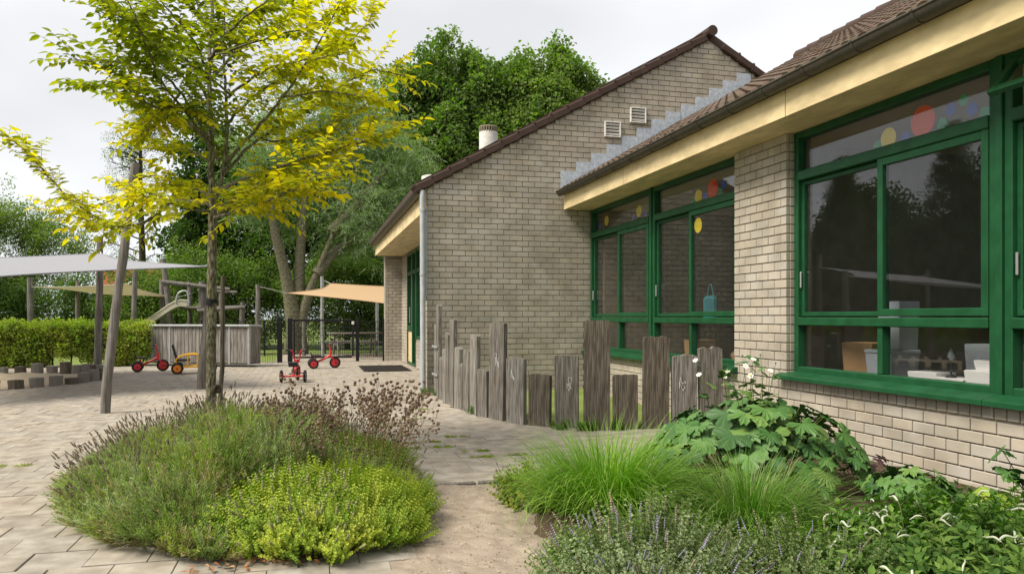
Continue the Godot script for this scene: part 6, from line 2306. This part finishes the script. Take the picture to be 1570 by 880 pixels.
func make_spreader(called: String, label: String, cat: String, at: Vector3, wide: Vector2, h: float, ms: Array, n: int, tones: Array, sk: Array, n_sk: int, sk_part: String, y_sk := 0.7) -> void:
	# A mound of leafy shoots with flower spikes over it.
	var t := thing(called, label, cat, at)
	var f := FastNoiseLite.new()
	f.seed = rng.randi() % 999
	f.frequency = 2.2
	var rows := []
	for i in n:
		var a := rf(0, TAU)
		var r := sqrt(rng.randf())
		var p := Vector3(cos(a) * r * wide.x, 0, sin(a) * r * wide.y)
		var hh := h * sqrt(maxf(0.0, 1.0 - r * r * 0.9)) * (1.0 + 0.8 * f.get_noise_2d(p.x * 1.6, p.z * 1.6))
		p.y = maxf(0.0, hh * (1.0 - pow(rng.randf(), 1.7)) - 0.05)
		var d := (Vector3(cos(a), 0, sin(a)) * r + Vector3.UP + rdir() * 0.5).normalized()
		rows.append([Transform3D(look(d, rf(0, TAU)).scaled(Vector3.ONE * rf(0.6, 1.4)), p), tones[rng.randi() % tones.size()] * rf(0.8, 1.2)])
	scatter(t, "foliage", ms, M.herb, rows)
	rows = []
	for i in n_sk:
		var a := rf(0, TAU)
		var r := sqrt(rng.randf())
		var p := Vector3(cos(a) * r * wide.x, 0, sin(a) * r * wide.y)
		p.y = h * sqrt(maxf(0.0, 1.0 - r * r * 0.9)) * y_sk
		var d := (Vector3(cos(a), 0, sin(a)) * r * 0.8 + Vector3.UP + rdir() * 0.3).normalized()
		rows.append([Transform3D(look(d, rf(0, TAU)).scaled(Vector3.ONE * rf(0.6, 1.0)), p), Color(1, 1, 1) * rf(0.8, 1.15)])
	scatter(t, sk_part, sk, M.herb, rows)


func make_wall_bed() -> void:
	var gr := [Color(0.17, 0.33, 0.035), Color(0.22, 0.38, 0.045), Color(0.28, 0.41, 0.065), Color(0.14, 0.27, 0.03)]
	make_grass_clump("bright green fountain grass clump at the path side of the wall bed", Vector3(1.78, 0.02, -4.4), 2600, 0.62, 0.8, gr)
	make_grass_clump("second fountain grass clump, in front of the broad-leaved anemone", Vector3(2.42, 0.02, -3.85), 2100, 0.5, 0.75, [Color(0.13, 0.27, 0.035), Color(0.17, 0.31, 0.045), Color(0.12, 0.23, 0.03), Color(0.28, 0.32, 0.14)])
	var an := [Color(0.05, 0.125, 0.03), Color(0.068, 0.15, 0.035), Color(0.085, 0.175, 0.042), Color(0.038, 0.095, 0.025), Color(0.115, 0.2, 0.045)]
	make_anemone("large anemone with broad lobed leaves and small white flowers by the sill", Vector3(3.02, 0.02, -4.75), 260, Vector2(0.82, 0.66), 0.68, 22, an, Vector2(0.085, 0.15))
	make_anemone("low lobed-leaved plant at the foot of the brick wall", Vector3(3.62, 0.02, -3.95), 36, Vector2(0.3, 0.28), 0.3, 0, an, Vector2(0.07, 0.12))
	make_anemone("small yellow-green lobed plant between the low plant and the tall shoots", Vector3(3.78, 0.02, -3.5), 12, Vector2(0.16, 0.16), 0.26, 0, [Color(0.2, 0.28, 0.03), Color(0.15, 0.25, 0.035)], Vector2(0.06, 0.1))
	# shoots with bare dark stems
	var sh := thing("anemone_plant", "sparse dark-stemmed anemone shoots with drooping leaves against the wall", "plant", Vector3(3.85, 0.02, -3.1))
	var ms := [palm_leaf(3, 0.45), palm_leaf(5, 0.42)]
	var mats := []
	for c in [an[0], an[1], an[3]]:
		var m: StandardMaterial3D = M.leaf_thick.duplicate()
		m.albedo_color = c.linear_to_srgb()
		mats.append(m)
	for s in [[-0.02, -0.25, 0.48], [0.05, -0.05, 0.62], [-0.05, 0.12, 0.58], [-0.1, 0.3, 0.66], [0.1, 0.05, 0.4]]:
		var b := MB.new()
		var e := Vector3(s[0] - 0.08, s[2], s[1] - 0.06)
		b.tube(spline([Vector3(s[0], 0, s[1]), Vector3(s[0] + 0.02, s[2] * 0.5, s[1]), e], 3), [0.005, 0.0045, 0.004, 0.0035, 0.003, 0.0025, 0.002], 6, false)
		obj("stem", b.done(), M.dark_stem, sh)
		for k in 7:
			var o := obj("leaf", ms[k % 2], mats[k % 3], sh)
			var out := rdir()
			out.y = -0.1
			out = out.normalized()
			var nn := (Vector3.UP + out * 0.7 + rdir() * 0.3).normalized()
			var yy := (out - nn * out.dot(nn)).normalized()
			var p: Vector3 = Vector3(s[0], 0, s[1]).lerp(e, 1.0 if k < 3 else rf(0.35, 0.9))
			o.transform = Transform3D(Basis(yy.cross(nn), yy, nn).scaled(Vector3.ONE * rf(0.055, 0.1)), p + out * 0.02)
	# purple-leaved plant
	var pu := [Color(0.07, 0.03, 0.04), Color(0.1, 0.045, 0.05), Color(0.06, 0.035, 0.04)]
	make_anemone("low purple-brown leaved plant tucked against the brick wall", Vector3(3.75, 0.02, -4.55), 34, Vector2(0.26, 0.22), 0.3, 0, pu, Vector2(0.035, 0.06))
	# catmint, front
	var cat := []
	for k in 3:
		cat.append(sprig(8, 0.16, 0.02, 0.013, 0.6, Color(0.7, 0.7, 0.55), Color(1, 1, 1)))
	var cs := []
	for k in 3:
		cs.append(spike(0.2, 0.07, 0.005, Color(0.36, 0.38, 0.22), Color(0.42, 0.37, 0.52), 7))
	cs.append(spike(0.24, 0.1, 0.0055, Color(0.3, 0.32, 0.18), Color(0.42, 0.33, 0.25), 9))
	var grey := [Color(0.32, 0.38, 0.2), Color(0.37, 0.43, 0.24), Color(0.26, 0.33, 0.15)]
	make_spreader("catmint_plant", "grey-green catmint with lavender blue spikes beside the earth path", "plant", Vector3(1.42, 0.0, -3.05), Vector2(0.4, 0.4), 0.25, cat, 2700, grey, cs, 120, "flower_spikes", 1.0)
	make_spreader("catmint_plant", "looser catmint with few pale spikes below the second grass clump", "plant", Vector3(2.12, 0.0, -2.9), Vector2(0.42, 0.34), 0.2, cat, 1700, [Color(0.22, 0.29, 0.11), Color(0.28, 0.34, 0.15), Color(0.17, 0.24, 0.08)], cs, 35, "flower_spikes", 1.0)
	# loosestrife with bent white spikes
	var lo := []
	for k in 3:
		lo.append(sprig(7, 0.18, 0.058, 0.019, 0.45, Color(0.6, 0.6, 0.4), Color(1, 1, 1)))
	var ws := []
	for k in 3:
		var b := MB.new()
		b.col = Color(0.3, 0.34, 0.14)
		var pts := spline([Vector3.ZERO, Vector3(0, 0.12, 0), Vector3(0.015, 0.17, 0), Vector3(0.05, 0.185, 0.0)], 3)
		b.tube(pts, [0.0018], 4, false)
		b.col = Color(0.72, 0.68, 0.62)
		b.tube(spline([Vector3(0.02, 0.173, 0), Vector3(0.05, 0.187, 0), Vector3(0.085, 0.183 - 0.006 * k, 0.004 * k), Vector3(0.105, 0.172, 0)], 4), [0.002, 0.004, 0.0055, 0.0062, 0.006, 0.0055, 0.005, 0.0045, 0.0038, 0.0032, 0.0025, 0.0018, 0.001], 7)
		ws.append(b.done())
	make_spreader("loosestrife_plant", "dark green loosestrife with drooping white flower spikes under the near window", "plant", Vector3(2.95, 0.0, -2.75), Vector2(0.78, 0.58), 0.25, lo, 2900, [Color(0.1, 0.2, 0.04), Color(0.14, 0.25, 0.045), Color(0.19, 0.3, 0.06), Color(0.085, 0.165, 0.035)], ws, 95, "flower_spikes", 1.0)
	# yellow-green herbs at the paving edge
	var low := []
	for k in 2:
		low.append(sprig(6, 0.12, 0.026, 0.02, 0.5, Color(0.6, 0.5, 0.3), Color(1, 1, 1)))
	make_spreader("edge_herb", "loose yellow-green herb with tiny heads at the corner of the wall bed", "herb", Vector3(1.5, 0.0, -4.95), Vector2(0.22, 0.38), 0.18, low, 420, [Color(0.24, 0.3, 0.04), Color(0.3, 0.32, 0.05), Color(0.17, 0.24, 0.04)], sk_small(), 60, "flower_heads")
	# weeds at the feet of the planks and in joints
	var wt := []
	var wc := PackedColorArray()
	for q in [[2.0, -12.1], [2.14, -9.75], [2.7, -8.1], [3.0, -7.95], [2.92, -7.96], [3.3, -7.9], [1.82, -12.3], [2.06, -9.7]]:
		for k in 26:
			wt.append(Transform3D(look(Vector3(rf(-0.8, 0.8), 1, rf(-0.8, 0.8)), rf(0, TAU)).scaled(Vector3.ONE * rf(0.5, 1.1)), Vector3(q[0] + rf(-0.08, 0.08), 0.0, q[1] + 0.06 + rf(-0.06, 0.06))))
			wc.append(Color(0.12, 0.22, 0.03) * rf(0.7, 1.4))
	var wm := multi("weeds", low[0], M.herb, self, wt, wc)
	tag(wm, "small weeds sprouting at the foot of the palisade planks", "weeds")
	# moss in the paving joints
	var mb := MB.new()
	for i in 26:
		var d := rdir()
		d.y = absf(d.y)
		add_leaf(mb, Vector3(rf(-0.05, 0.05), 0, rf(-0.018, 0.018)), d, Vector3.UP if absf(d.y) < 0.9 else Vector3.RIGHT, 0.014, 0.009)
	var moss := mb.done()
	wt = []
	wc = PackedColorArray()
	var pick := [[0.9, -7.0], [1.0, -7.5], [1.15, -7.3], [1.3, -7.2], [1.5, -7.6], [0.8, -8.6], [1.6, -6.7], [1.75, -6.4], [1.2, -9.3], [1.72, -11.9], [1.4, -10.2], [-2.3, -7.2], [-2.6, -5.6], [-1.7, -4.4], [0.95, -8.0], [1.35, -6.6]]
	for q in pick:
		for k in 7:
			wt.append(Transform3D(Basis(Vector3.UP, 0.0 if k % 2 else PI / 2.0).scaled(Vector3.ONE * rf(0.7, 1.4)), Vector3(round(q[0] / 0.3) * 0.3 + rf(-0.12, 0.12), 0.0, round((q[1] + 2.0) / 0.3) * 0.3 - 2.15 + rf(-0.01, 0.01))))
			wc.append(Color(0.3, 0.33, 0.05) * rf(0.7, 1.3))
	var mo := multi("moss", moss, M.herb, self, wt, wc)
	tag(mo, "yellow-green moss tufts growing in the paving joints", "moss")


func sk_small() -> Array:
	return [spike(0.2, 0.02, 0.006, Color(0.3, 0.3, 0.12), Color(0.35, 0.28, 0.15), 3)]


func _ready() -> void:
	rng.seed = 20240611
	setup_view()
	make_materials()
	make_ground()
	make_classrooms()
	make_gable()
	make_palisade()
	make_poles_and_sails()
	make_sandpit()
	make_shed()
	make_gate()
	make_picnic_table(Vector3(1.45, 0, -25.4), 0.1, "grey timber picnic table with benches behind the gate beside the porch")
	make_playground()
	make_play_things()
	make_room_things()
	make_far_trees()
	make_hedge()
	make_young_tree()
	make_round_bed()
	make_wall_bed()
